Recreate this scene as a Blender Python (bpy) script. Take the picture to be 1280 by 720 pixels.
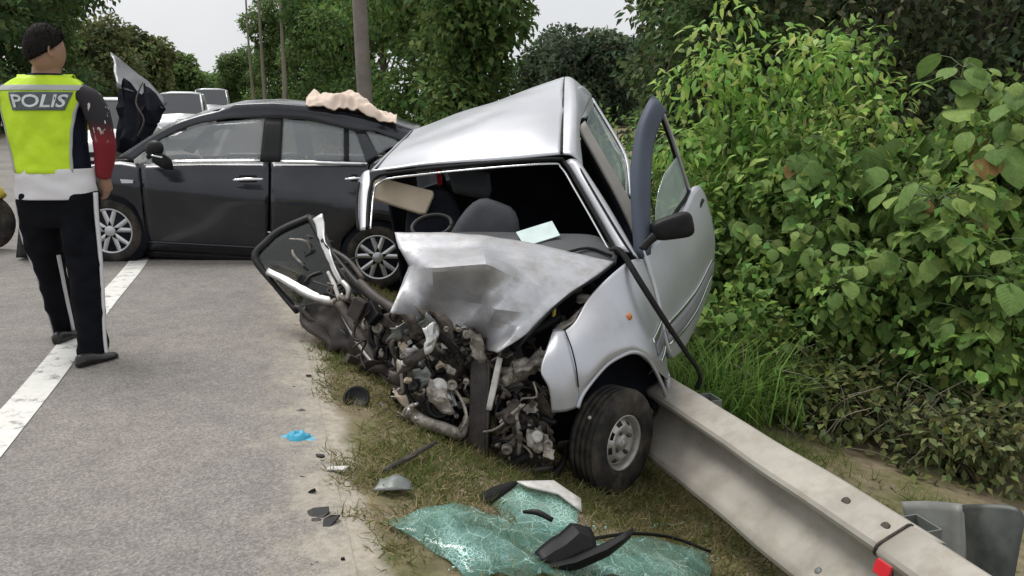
import bpy, bmesh, math, random
import numpy as np
from mathutils import Vector, Matrix, noise as mnoise
random.seed(7); rng = np.random.default_rng(11)
for o in list(bpy.data.objects): bpy.data.objects.remove(o)
scene = bpy.context.scene
col = scene.collection

# ------------------------------------------------------------------ camera, sky, sun, exposure
CAM_H = 1.32; FPX = 1000.0
TH = math.atan((360 - 145) / FPX); CT, ST = math.cos(TH), math.sin(TH)
cam = bpy.data.cameras.new('camera'); camo = bpy.data.objects.new('camera', cam); col.objects.link(camo)
camo.location = (0, 0, CAM_H); camo.rotation_euler = (math.pi / 2 - TH, 0, 0)
cam.sensor_width = 36.0; cam.lens = 36.0 * FPX / 1280.0; cam.clip_start = 0.05; cam.clip_end = 1500
scene.camera = camo
world = bpy.data.worlds.new("World"); scene.world = world; world.use_nodes = True
wn, wl = world.node_tree.nodes, world.node_tree.links
wn.clear()
SUNV = Vector((-.38, .30, .87)).normalized()          # towards the brightest part of the cloud
SUN_EL, SUN_AZ = math.asin(SUNV.z), math.atan2(SUNV.x, SUNV.y)
sky = wn.new('ShaderNodeTexSky'); sky.sky_type = 'NISHITA'; sky.sun_disc = False
sky.sun_elevation = SUN_EL; sky.sun_rotation = SUN_AZ; sky.air_density = 1.0; sky.dust_density = 6.0
hs = wn.new('ShaderNodeHueSaturation'); hs.inputs['Saturation'].default_value = 0.15; hs.inputs['Value'].default_value = 1.0
tc = wn.new('ShaderNodeTexCoord'); nz = wn.new('ShaderNodeTexNoise'); nz.inputs['Scale'].default_value = 2.2
nz.inputs['Detail'].default_value = 4
rp = wn.new('ShaderNodeValToRGB')
rp.color_ramp.elements[0].position = 0.3; rp.color_ramp.elements[0].color = (5.6, 5.75, 5.95, 1)
rp.color_ramp.elements[1].position = 0.7; rp.color_ramp.elements[1].color = (7.0, 7.1, 7.2, 1)
mx = wn.new('ShaderNodeMixRGB'); mx.inputs[0].default_value = 0.82
bg = wn.new('ShaderNodeBackground'); bg.inputs['Strength'].default_value = 0.1
wo = wn.new('ShaderNodeOutputWorld')
wl.new(sky.outputs[0], hs.inputs['Color']); wl.new(tc.outputs['Generated'], nz.inputs['Vector'])
wl.new(nz.outputs['Fac'], rp.inputs[0]); wl.new(hs.outputs[0], mx.inputs[1]); wl.new(rp.outputs[0], mx.inputs[2])
wl.new(mx.outputs[0], bg.inputs['Color']); wl.new(bg.outputs[0], wo.inputs['Surface'])
sd = bpy.data.lights.new('sun', 'SUN'); sd.energy = 1.5; sd.angle = math.radians(25); sd.color = (1.0, 0.97, 0.92)
so = bpy.data.objects.new('sun', sd); col.objects.link(so)
so.rotation_euler = SUNV.to_track_quat('Z', 'Y').to_euler()
scene.view_settings.view_transform = 'Standard'; scene.view_settings.look = 'None'
scene.view_settings.gamma = 1.0; scene.view_settings.use_curve_mapping = False
scene.view_settings.exposure = 0.5

# ------------------------------------------------------------------ placing helpers (a point is a viewing direction plus its own distance)
def P(px, py, d):
    u = (px - 640) / FPX; v = (py - 360) / FPX
    return Vector((u * d, (CT - v * ST) * d, CAM_H + (-ST - v * CT) * d))
def PY(px, py, Y):
    v = (py - 360) / FPX
    return P(px, py, Y / (CT - v * ST))
RD = Vector((-0.30, 0.954)).normalized(); RN = Vector((RD.y, -RD.x))   # along the road / to its right
E0 = Vector((-0.95, 3.7))
def sl(x, y):
    r = Vector((x, y)) - E0
    return r.dot(RN), r.dot(RD)
def xy(s, l):
    p = E0 + RN * s + RD * l
    return p.x, p.y
SG = [(-400, -.25), (-60, -.2), (-12, -.15), (-9, -.05), (-8.6, -.03), (-.3, -.03), (0, -.008), (.25, -.04), (.5, -.12), (1.0, -.34), (1.42, -.545), (1.9, -.61), (2.5, -.65),
      (3.2, -.86), (4.2, -1.05), (6, -1.0), (10, -.7), (25, -.3), (400, 0)]
def rise(l):
    t = max(0., min(1., (l - 11) / 30)); return .95 * t * t * (3 - 2 * t)     # the road climbs gently away from here
SGx = [a for a, b in SG]; SGy = [b for a, b in SG]
def gz(x, y):
    s, l = sl(x, y)
    z = float(np.interp(s, SGx, SGy)) + rise(l)
    if s > .15:
        k = min(1, (s - .15) / .5)
        z += k * .035 * mnoise.noise(Vector((x * 1.3, y * 1.3, 0))) + k * .012 * mnoise.noise(Vector((x * 5, y * 5, 3)))
    return z
def GT(px, py, lift=0.0):
    a, b = .5, 120.0
    r = P(px, py, 1) - Vector((0, 0, CAM_H))
    d = .8
    while d < 200:
        p = Vector((0, 0, CAM_H)) + r * d
        if p.z <= gz(p.x, p.y): break
        d += .02
    p.z = gz(p.x, p.y) + lift
    return p

# ------------------------------------------------------------------ materials
def nodes_of(m):
    m.use_nodes = True
    return m.node_tree.nodes, m.node_tree.links
def mat(name, c, rough=.5, metal=0., var=.12, scale=6., bump=0., bscale=60., spec=.5, coat=0., dirt=None, dirt_amt=.4, dirt_scale=3., rvar=.0):
    m = bpy.data.materials.new(name); n, l = nodes_of(m)
    b = n['Principled BSDF']; b.inputs['Metallic'].default_value = metal
    b.inputs['Specular IOR Level'].default_value = spec; b.inputs['Coat Weight'].default_value = coat; b.inputs['Coat Roughness'].default_value = .08
    t = n.new('ShaderNodeTexCoord'); nz = n.new('ShaderNodeTexNoise'); nz.inputs['Scale'].default_value = scale; nz.inputs['Detail'].default_value = 6
    l.new(t.outputs['Object'], nz.inputs['Vector'])
    r = n.new('ShaderNodeValToRGB'); e = r.color_ramp.elements
    e[0].position = .3; e[1].position = .7
    e[0].color = tuple(x * (1 - var) for x in c) + (1,); e[1].color = tuple(min(1, x * (1 + var)) for x in c) + (1,)
    l.new(nz.outputs['Fac'], r.inputs[0]); out = r.outputs[0]
    if dirt:
        n2 = n.new('ShaderNodeTexNoise'); n2.inputs['Scale'].default_value = dirt_scale; n2.inputs['Detail'].default_value = 8; n2.inputs['Roughness'].default_value = .7
        l.new(t.outputs['Object'], n2.inputs['Vector'])
        r2 = n.new('ShaderNodeValToRGB'); r2.color_ramp.elements[0].position = .45; r2.color_ramp.elements[1].position = .72
        r2.color_ramp.elements[1].color = (dirt_amt,) * 3 + (1,)
        l.new(n2.outputs['Fac'], r2.inputs[0])
        mxx = n.new('ShaderNodeMixRGB'); l.new(r2.outputs[0], mxx.inputs[0]); l.new(out, mxx.inputs[1]); mxx.inputs[2].default_value = tuple(dirt) + (1,)
        out = mxx.outputs[0]
        rr = n.new('ShaderNodeMath'); rr.operation = 'MULTIPLY_ADD'; l.new(r2.outputs[0], rr.inputs[0]); rr.inputs[1].default_value = .5; rr.inputs[2].default_value = rough
        l.new(rr.outputs[0], b.inputs['Roughness'])
    else:
        b.inputs['Roughness'].default_value = rough
    l.new(out, b.inputs['Base Color'])
    if bump:
        n3 = n.new('ShaderNodeTexNoise'); n3.inputs['Scale'].default_value = bscale; n3.inputs['Detail'].default_value = 5
        l.new(t.outputs['Object'], n3.inputs['Vector'])
        bp = n.new('ShaderNodeBump'); bp.inputs['Strength'].default_value = bump; bp.inputs['Distance'].default_value = .01
        l.new(n3.outputs['Fac'], bp.inputs['Height']); l.new(bp.outputs[0], b.inputs['Normal'])
    return m
M = {}
M['silver'] = mat('silver_paint', (.50, .51, .545), .37, .66, .05, 3, coat=.15, dirt=(.30, .27, .23), dirt_amt=.35, dirt_scale=2.5)
M['silver_crush'] = mat('scuffed_silver_paint', (.50, .505, .53), .40, .55, .12, 9, bump=.2, bscale=22, dirt=(.24, .21, .17), dirt_amt=.65, dirt_scale=8)
M['silver_dark'] = mat('blue_grey_trim', (.075, .09, .12), .6, .1, .08, 5, spec=.25)
M['bare'] = mat('bare_steel', (.62, .62, .61), .38, .7, .15, 14, dirt=(.2, .16, .12), dirt_amt=.5)
M['car_dark'] = mat('charcoal_metallic_paint', (.032, .034, .041), .22, .5, .08, 3, coat=.3, spec=.4, dirt=(.10, .09, .08), dirt_amt=.15)
M['black'] = mat('black_plastic', (.010, .010, .011), .5, 0, .25, 20, spec=.25)
M['rubber'] = mat('black_rubber', (.010, .010, .010), .7, 0, .3, 30, bump=.2, spec=.2)
M['tyre'] = mat('tyre_rubber', (.026, .025, .024), .85, 0, .3, 12, bump=.3, bscale=80, spec=.25, dirt=(.14, .115, .085), dirt_amt=.65, dirt_scale=6)
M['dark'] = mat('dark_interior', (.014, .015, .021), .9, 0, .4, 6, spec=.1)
M['dash'] = mat('dashboard_plastic', (.055, .057, .062), .6, 0, .15, 8, bump=.1)
M['seat'] = mat('grey_seat_fabric', (.06, .064, .072), .85, 0, .15, 12, bump=.2, bscale=200)
M['beige'] = mat('beige_trim', (.42, .35, .26), .8, 0, .12, 8)
M['chrome'] = mat('chrome_strip', (.75, .76, .78), .15, .95, .03)
M['alloy'] = mat('alloy_rim', (.60, .61, .63), .32, .75, .06, 10, dirt=(.15, .13, .11), dirt_amt=.3)
M['rim_steel'] = mat('steel_rim', (.50, .49, .47), .42, .6, .12, 14, dirt=(.16, .12, .09), dirt_amt=.6, dirt_scale=9)
M['rust'] = mat('rusty_metal', (.060, .050, .042), .7, .4, .55, 22, bump=.7, bscale=50, dirt=(.24, .20, .16), dirt_amt=.5, dirt_scale=16)
M['dirty_alu'] = mat('dirty_aluminium', (.34, .31, .27), .5, .5, .35, 22, bump=.6, bscale=60, dirt=(.06, .05, .04), dirt_amt=.85, dirt_scale=14)
M['steel_dark'] = mat('dark_painted_steel', (.055, .05, .047), .55, .4, .3, 10, bump=.3, dirt=(.17, .13, .10), dirt_amt=.5)
M['brown_trim'] = mat('brown_door_trim', (.038, .032, .030), .55, .3, .4, 10, bump=.4, bscale=30, dirt=(.15, .125, .10), dirt_amt=.5)
M['white_plastic'] = mat('white_plastic', (.55, .54, .51), .5, 0, .12, 16, dirt=(.2, .17, .14), dirt_amt=.6, dirt_scale=14)
M['amber'] = mat('amber_lens', (.50, .17, .05), .2, 0, .15, 20)
M['paper'] = mat('pale_paper', (.60, .72, .70), .6, 0, .08, 20)
M['yellow'] = mat('yellow_cable', (.55, .42, .04), .5)
M['galv'] = mat('galvanised_steel', (.37, .345, .30), .6, .12, .14, 5, bump=.1, bscale=30, dirt=(.24, .20, .15), dirt_amt=.5, dirt_scale=9)
M['galv_dark'] = mat('weathered_galvanised_steel', (.21, .225, .215), .5, .4, .2, 5, bump=.1, dirt=(.10, .10, .09), dirt_amt=.5)
M['red'] = mat('red_reflector', (.60, .02, .03), .2, 0, .1)
M['bark'] = mat('bark', (.10, .085, .065), .9, 0, .35, 14, bump=.6, bscale=40)
M['bark_pale'] = mat('pale_bark', (.28, .25, .19), .9, 0, .25, 14, bump=.4, bscale=40)
M['concrete'] = mat('pole_concrete', (.21, .185, .165), .9, 0, .15, 5, bump=.2, dirt=(.12, .10, .09), dirt_amt=.4)
M['vest'] = mat('hi_vis_yellow_cloth', (.58, .83, .02), .65, 0, .10, 9, bump=.5, bscale=22)
M['reflect'] = mat('grey_reflective_tape', (.42, .44, .42), .45, 0, .06)
M['patch'] = mat('grey_lettering_patch', (.095, .115, .125), .6, 0, .08)
M['letter'] = mat('silver_lettering', (.70, .73, .74), .5, 0, .04)
M['navy'] = mat('navy_cloth', (.010, .012, .024), .85, 0, .3, 15, bump=.3, bscale=40, spec=.15)
M['trouser'] = mat('black_trouser_cloth', (.006, .0065, .009), .9, 0, .3, 10, bump=.3, bscale=30, spec=.12)
M['white_cloth'] = mat('white_cloth', (.70, .69, .71), .8, 0, .06, 6, bump=.3, bscale=25)
M['red_cloth'] = mat('red_cloth', (.36, .018, .028), .8, 0, .15, 8, bump=.3, bscale=35)
M['skin'] = mat('skin', (.33, .19, .125), .55, 0, .1, 10)
M['hair'] = mat('dark_hair', (.010, .008, .007), .75, 0, .4, 60, bump=.4, bscale=150, spec=.2)
M['shoe'] = mat('black_leather', (.015, .014, .014), .35, 0, .2)
M['pink'] = mat('pinkish_cloth', (.74, .60, .50), .9, 0, .08, 6, bump=.5, bscale=20)
M['blue'] = mat('blue_rubber_glove', (.05, .38, .56), .5, 0, .2, 15, bump=.4, bscale=40)
M['white_car'] = mat('white_car_paint', (.72, .73, .75), .25, .1, .03, coat=.5)
M['silver_car'] = mat('pale_silver_car_paint', (.5, .51, .53), .3, .5, .03, coat=.5)
M['car_glass'] = mat('dark_car_glass', (.03, .035, .04), .08, 0, .1, spec=.8)
M['lamp'] = mat('headlamp_lens', (.65, .67, .68), .1, 0, .05)

def glass_mat(name, pane_tone, alpha, rough=.05, crack=None):
    m = bpy.data.materials.new(name); n, l = nodes_of(m); b = n['Principled BSDF']
    b.inputs['Base Color'].default_value = pane_tone + (1,); b.inputs['Roughness'].default_value = rough
    b.inputs['Specular IOR Level'].default_value = .7
    b.inputs['Alpha'].default_value = alpha
    if crack:
        t = n.new('ShaderNodeTexCoord'); v = n.new('ShaderNodeTexVoronoi'); v.feature = 'DISTANCE_TO_EDGE'; v.inputs['Scale'].default_value = 70
        nn = n.new('ShaderNodeTexNoise'); nn.inputs['Scale'].default_value = 5.0; nn.inputs['Detail'].default_value = 5
        wv = n.new('ShaderNodeTexVoronoi'); wv.feature = 'DISTANCE_TO_EDGE'; wv.inputs['Scale'].default_value = 10
        dn = n.new('ShaderNodeTexNoise'); dn.inputs['Scale'].default_value = 7; dn.inputs['Detail'].default_value = 4; l.new(t.outputs['Object'], dn.inputs['Vector'])
        vm = n.new('ShaderNodeVectorMath'); vm.operation = 'MULTIPLY_ADD'; l.new(dn.outputs['Color'], vm.inputs[0]); vm.inputs[1].default_value = (.12, .12, .12); l.new(t.outputs['Object'], vm.inputs[2])
        l.new(vm.outputs[0], v.inputs['Vector']); l.new(t.outputs['Object'], nn.inputs['Vector']); l.new(vm.outputs[0], wv.inputs['Vector'])
        r = n.new('ShaderNodeValToRGB'); r.color_ramp.elements[0].position = .03; r.color_ramp.elements[0].color = (1, 1, 1, 1)
        r.color_ramp.elements[1].position = .11; r.color_ramp.elements[1].color = (0, 0, 0, 1)
        l.new(v.outputs['Distance'], r.inputs[0])
        r2 = n.new('ShaderNodeValToRGB'); r2.color_ramp.elements[0].position = .44; r2.color_ramp.elements[1].position = .72
        l.new(nn.outputs['Fac'], r2.inputs[0])
        mu = n.new('ShaderNodeMath'); mu.operation = 'MULTIPLY'; l.new(r.outputs[0], mu.inputs[0]); l.new(r2.outputs[0], mu.inputs[1])
        r3 = n.new('ShaderNodeValToRGB'); r3.color_ramp.elements[0].position = .004; r3.color_ramp.elements[0].color = (.7, .7, .7, 1)
        r3.color_ramp.elements[1].position = .018; r3.color_ramp.elements[1].color = (0, 0, 0, 1); l.new(wv.outputs['Distance'], r3.inputs[0])
        mxm = n.new('ShaderNodeMath'); mxm.operation = 'MAXIMUM'; l.new(mu.outputs[0], mxm.inputs[0]); l.new(r3.outputs[0], mxm.inputs[1])
        mc = n.new('ShaderNodeMixRGB'); l.new(mxm.outputs[0], mc.inputs[0]); mc.inputs[1].default_value = pane_tone + (1,); mc.inputs[2].default_value = crack + (1,)
        l.new(mc.outputs[0], b.inputs['Base Color'])
        ma = n.new('ShaderNodeMath'); ma.operation = 'MULTIPLY_ADD'; l.new(r2.outputs[0], ma.inputs[0]); ma.inputs[1].default_value = .25; ma.inputs[2].default_value = alpha
        mb = n.new('ShaderNodeMath'); mb.operation = 'MAXIMUM'; l.new(ma.outputs[0], mb.inputs[0]); l.new(mxm.outputs[0], mb.inputs[1])
        mb.use_clamp = True; l.new(mb.outputs[0], b.inputs['Alpha'])
    return m
M['pane_tone'] = glass_mat('painted_reflection_glass', (.34, .36, .37), .42)  # pale grey base colour stands in for sky reflected in the panes
M['pane_light'] = glass_mat('pale_window_glass', (.42, .50, .50), .55)
M['cracked'] = glass_mat('shattered_green_glass', (.15, .38, .32), .22, .10, (.62, .86, .80))

def leaf_mat(name, trans=.3):
    m = bpy.data.materials.new(name); n, l = nodes_of(m); n.clear()
    a = n.new('ShaderNodeAttribute'); a.attribute_name = 'leafcol'
    d = n.new('ShaderNodeBsdfPrincipled'); d.inputs['Roughness'].default_value = .55; d.inputs['Specular IOR Level'].default_value = .12
    t = n.new('ShaderNodeBsdfTranslucent'); mxs = n.new('ShaderNodeMixShader'); mxs.inputs[0].default_value = trans + .08
    o = n.new('ShaderNodeOutputMaterial')
    l.new(a.outputs['Color'], d.inputs['Base Color']); l.new(a.outputs['Color'], t.inputs['Color'])
    l.new(d.outputs[0], mxs.inputs[1]); l.new(t.outputs[0], mxs.inputs[2]); l.new(mxs.outputs[0], o.inputs[0])
    return m
M['leaf'] = leaf_mat('foliage'); M['grass'] = leaf_mat('grass_blades', .25)
def bigleaf_mat():
    m = bpy.data.materials.new('broad_leaf'); n, l = nodes_of(m); n.clear()
    oi = n.new('ShaderNodeObjectInfo'); r = n.new('ShaderNodeValToRGB'); e = r.color_ramp.elements
    e[0].color = (.10, .18, .045, 1); e[1].color = (.31, .42, .12, 1); e[1].position = .95
    x = e.new(.45); x.color = (.175, .285, .08, 1); x = e.new(.985); x.color = (.20, .22, .05, 1); x = e.new(.993); x.color = (.26, .15, .05, 1)
    l.new(oi.outputs['Random'], r.inputs[0])
    t0 = n.new('ShaderNodeTexCoord'); sp_ = n.new('ShaderNodeSeparateXYZ'); l.new(t0.outputs['Object'], sp_.inputs[0])
    def mt(op, a, b=None, c=None):
        q = n.new('ShaderNodeMath'); q.operation = op
        for i, z in enumerate((a, b, c)):
            if z is None: continue
            if isinstance(z, (int, float)): q.inputs[i].default_value = z
            else: l.new(z, q.inputs[i])
        return q.outputs[0]
    ax_ = mt('ABSOLUTE', sp_.outputs['X']); ph = mt('MULTIPLY', mt('SUBTRACT', sp_.outputs['Y'], mt('MULTIPLY', ax_, .9)), 48.)
    vein = mt('POWER', mt('MULTIPLY_ADD', mt('SINE', ph), .5, .5), 10.); rib = mt('LESS_THAN', ax_, .012); vv = mt('MAXIMUM', mt('MULTIPLY', vein, .5), rib)
    nz = n.new('ShaderNodeTexNoise'); nz.inputs['Scale'].default_value = 5; nz.inputs['Detail'].default_value = 4; l.new(t0.outputs['Object'], nz.inputs['Vector'])
    hsv = n.new('ShaderNodeHueSaturation'); l.new(r.outputs[0], hsv.inputs['Color']); l.new(mt('MULTIPLY_ADD', nz.outputs['Fac'], .9, .55), hsv.inputs['Value'])
    mxx = n.new('ShaderNodeMixRGB'); l.new(mt('MULTIPLY', vv, .4), mxx.inputs[0]); l.new(hsv.outputs[0], mxx.inputs[1]); mxx.inputs[2].default_value = (.26, .34, .13, 1)
    bp_ = n.new('ShaderNodeBump'); bp_.inputs['Strength'].default_value = .5; bp_.inputs['Distance'].default_value = .01; bp_.invert = True; l.new(vv, bp_.inputs['Height'])
    d = n.new('ShaderNodeBsdfPrincipled'); d.inputs['Roughness'].default_value = .5; d.inputs['Specular IOR Level'].default_value = .16
    t = n.new('ShaderNodeBsdfTranslucent'); mxs = n.new('ShaderNodeMixShader'); mxs.inputs[0].default_value = .3
    o = n.new('ShaderNodeOutputMaterial'); l.new(bp_.outputs[0], d.inputs['Normal'])
    l.new(mxx.outputs[0], d.inputs['Base Color']); l.new(mxx.outputs[0], t.inputs['Color'])
    l.new(d.outputs[0], mxs.inputs[1]); l.new(t.outputs[0], mxs.inputs[2]); l.new(mxs.outputs[0], o.inputs[0])
    return m
M['bigleaf'] = bigleaf_mat()

# ------------------------------------------------------------------ object helpers
BASE = {}; GRID = {}
def tag(o, label=None, cat=None, group=None, kind=None):
    if label: o['label'] = label
    if cat: o['category'] = cat
    if group: o['group'] = group
    if kind: o['kind'] = kind
    return o
def thing(name, loc, label, cat, group=None):
    o = bpy.data.objects.new(name, None); col.objects.link(o); o.location = loc; o.empty_display_size = .2
    BASE[o] = Vector(loc); return tag(o, label, cat, group)
def mk(name, verts, faces, m, parent=None, smooth=True, solid=0., bevel=0., sub=0, base=None):
    if parent is not None: b = BASE[parent]
    elif base is not None: b = Vector(base)
    else: b = Vector((0, 0, 0))
    me = bpy.data.meshes.new(name)
    me.from_pydata([tuple(Vector(v) - b) for v in verts], [], faces); me.update()
    bm = bmesh.new(); bm.from_mesh(me); bmesh.ops.recalc_face_normals(bm, faces=bm.faces); bm.to_mesh(me); bm.free()
    if m is not None: me.materials.append(M[m] if isinstance(m, str) else m)
    if smooth:
        for p in me.polygons: p.use_smooth = True
    o = bpy.data.objects.new(name, me); col.objects.link(o)
    if parent is not None: o.parent = parent; BASE[o] = b
    else: o.location = b; BASE[o] = b
    if solid:
        md = o.modifiers.new('thickness', 'SOLIDIFY'); md.thickness = solid; md.offset = 0
    if bevel:
        md = o.modifiers.new('bevel', 'BEVEL'); md.width = bevel; md.segments = 2; md.limit_method = 'ANGLE'
    if sub:
        md = o.modifiers.new('sub', 'SUBSURF'); md.levels = sub; md.render_levels = sub
    return o
def cr(p0, p1, p2, p3, t):
    return .5 * ((2 * p1) + (-p0 + p2) * t + (2 * p0 - 5 * p1 + 4 * p2 - p3) * t * t + (-p0 + 3 * p1 - 3 * p2 + p3) * t ** 3)
def spline(pts, n, smooth=True):
    out = []; k = len(pts)
    for i in range(k - 1):
        for j in range(n):
            t = j / n
            if smooth: out.append(cr(pts[max(i - 1, 0)], pts[i], pts[i + 1], pts[min(i + 2, k - 1)], t))
            else: out.append(pts[i].lerp(pts[i + 1], t))
    out.append(pts[-1].copy()); return out
def gridmesh(g):
    nr, nc = len(g), len(g[0]); v = [p for r in g for p in r]
    f = [(i * nc + j, i * nc + j + 1, (i + 1) * nc + j + 1, (i + 1) * nc + j) for i in range(nr - 1) for j in range(nc - 1)]
    return v, f
def patch(name, rows, m, parent, n=5, solid=.008, smooth=True, crease=True, dent=0., dscale=6., world=False, base=None, shade=True, sharp=0, relax=0):
    R = [[(p if world else P(*p)) for p in r] for r in rows]
    R = [spline(r, n, smooth) for r in R]
    cols = [spline([r[j] for r in R], n, smooth) for j in range(len(R[0]))]
    g = [[cols[j][i] for j in range(len(cols))] for i in range(len(cols[0]))]
    for _ in range(relax):                                  # rounds the folds a little
        h = [[p.copy() for p in r] for r in g]
        for i in range(1, len(g) - 1):
            for j in range(1, len(g[0]) - 1): g[i][j] = h[i][j] * .4 + (h[i - 1][j] + h[i + 1][j] + h[i][j - 1] + h[i][j + 1]) * .15
    if dent:
        for r in g:
            for p in r:
                q = p * dscale
                p += Vector((mnoise.noise(q), mnoise.noise(q + Vector((9, 3, 1))), mnoise.noise(q + Vector((2, 8, 5))))) * dent
    v, f = gridmesh(g)
    o = mk(name, v, f, m, parent, smooth=shade, solid=solid, base=base); GRID[o] = g
    if sharp: o.data.set_sharp_from_angle(angle=math.radians(sharp))
    return o
def strip(name, on, u0, u1, v0, v1, off, m, thick=.006, n=14, k=3, v0b=None, v1b=None):
    "a band lying on a patch surface, off metres in front of it"
    g = GRID[on]; nr, nc = len(g), len(g[0])
    def at(u, v):
        y, x = max(0, min(nr - 1.001, v * (nr - 1))), max(0, min(nc - 1.001, u * (nc - 1))); i, j = int(y), int(x); a, b = y - i, x - j
        p = (g[i][j] * (1 - b) + g[i][j + 1] * b) * (1 - a) + (g[i + 1][j] * (1 - b) + g[i + 1][j + 1] * b) * a
        nn = (g[i][j + 1] - g[i][j]).cross(g[i + 1][j] - g[i][j]).normalized()
        if nn.dot(Vector((0, 0, CAM_H)) - p) < 0: nn = -nn
        return p + nn * off
    v0b = v0 if v0b is None else v0b; v1b = v1 if v1b is None else v1b
    rows = [[at(u0 + (u1 - u0) * j / n, (v0 + (v0b - v0) * j / n) * (1 - i / k) + (v1 + (v1b - v1) * j / n) * i / k) for j in range(n + 1)] for i in range(k + 1)]
    return mk(name, *gridmesh(rows), m, on, solid=thick)
def tube(name, pts, r, m, parent=None, seg=8, n=4, smooth=True, flat=None, world=False, base=None):
    pts = [(p if world else P(*p)) for p in pts]
    rs = r if isinstance(r, (list, tuple)) else [r] * len(pts)
    sp = spline(pts, n, smooth) if n > 1 else pts
    k = len(pts) - 1
    v, f = [], []
    up = Vector((0.13, -.5, .85)).normalized()
    for i, p in enumerate(sp):
        a = sp[max(i - 1, 0)]; b = sp[min(i + 1, len(sp) - 1)]; t = (b - a).normalized()
        x = t.cross(up)
        if x.length < .05: x = t.cross(Vector((1, 0, 0)))
        x.normalize(); y = x.cross(t).normalized()
        q = i / max(1, len(sp) - 1) * k; i0 = min(int(q), k - 1) if k else 0; fr = q - i0
        rr = rs[i0] * (1 - fr) + rs[min(i0 + 1, k)] * fr
        for s in range(seg):
            an = 2 * math.pi * s / seg
            v.append(p + x * math.cos(an) * rr + y * math.sin(an) * rr * (flat or 1))
    for i in range(len(sp) - 1):
        for s in range(seg):
            f.append((i * seg + s, i * seg + (s + 1) % seg, (i + 1) * seg + (s + 1) % seg, (i + 1) * seg + s))
    f.append(tuple(range(seg))); f.append(tuple((len(sp) - 1) * seg + s for s in range(seg)))
    return mk(name, v, f, m, parent, base=base)
def tubeV(pts, r, seg=6):
    "raw tube data for trees"
    v, f = [], []
    for i, p in enumerate(pts):
        a = pts[max(i - 1, 0)]; b = pts[min(i + 1, len(pts) - 1)]; t = (b - a).normalized()
        x = t.cross(Vector((.3, .9, .1))).normalized(); y = x.cross(t)
        for s in range(seg):
            an = 2 * math.pi * s / seg; v.append(p + x * math.cos(an) * r[i] + y * math.sin(an) * r[i])
    for i in range(len(pts) - 1):
        for s in range(seg): f.append((i * seg + s, i * seg + (s + 1) % seg, (i + 1) * seg + (s + 1) % seg, (i + 1) * seg + s))
    return v, f
def plate(name, pts, m, parent, thick=.01, world=False, bevel=0., base=None, smooth=False):
    "flat-ish polygon with thickness; pushed back along the mean normal"
    v = [(p if world else P(*p)) for p in pts]
    nrm = Vector((0, 0, 0))
    for i in range(len(v)):
        a, b = v[i], v[(i + 1) % len(v)]; nrm += a.cross(b)
    nrm.normalize()
    k = len(v); w = v + [p + nrm * thick for p in v]
    f = [tuple(range(k)), tuple(range(2 * k - 1, k - 1, -1))] + [(i, (i + 1) % k, (i + 1) % k + k, i + k) for i in range(k)]
    return mk(name, w, f, m, parent, smooth=smooth, bevel=bevel, base=base)
def box(name, c, size, m, parent, rot=None, bevel=.006, base=None, taper=1.0):
    R = rot or Matrix.Identity(3); c = Vector(c); s = Vector(size) / 2; v = []
    for z in (-1, 1):
        k = taper if z > 0 else 1
        for (x, y) in ((-1, -1), (1, -1), (1, 1), (-1, 1)): v.append(c + R @ Vector((x * s.x * k, y * s.y * k, z * s.z)))
    f = [(0, 1, 2, 3), (7, 6, 5, 4)] + [(i, (i + 1) % 4, (i + 1) % 4 + 4, i + 4) for i in range(4)]
    return mk(name, v, f, m, parent, smooth=False, bevel=bevel, base=base)
def frame_of(nrm, upv=Vector((0, 0, 1))):
    z = Vector(nrm).normalized(); x = upv.cross(z).normalized(); y = z.cross(x)
    return Matrix((x, y, z)).transposed()      # columns x,y,z ; local z = outward axis
def lathe(name, c, R, prof, m, parent, seg=32, smooth=True, base=None):
    "prof: list of (radius, along-axis)"
    v, f = [], []; c = Vector(c)
    for (r, a) in prof:
        for s in range(seg):
            an = 2 * math.pi * s / seg; v.append(c + R @ Vector((r * math.cos(an), r * math.sin(an), a)))
    n = len(prof)
    for i in range(n - 1):
        for s in range(seg): f.append((i * seg + s, i * seg + (s + 1) % seg, (i + 1) * seg + (s + 1) % seg, (i + 1) * seg + s))
    if prof[0][0] > 1e-4: f.append(tuple(range(seg)))
    if prof[-1][0] > 1e-4: f.append(tuple((n - 1) * seg + s for s in range(seg)))
    return mk(name, v, f, m, parent, smooth=smooth, base=base)
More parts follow.
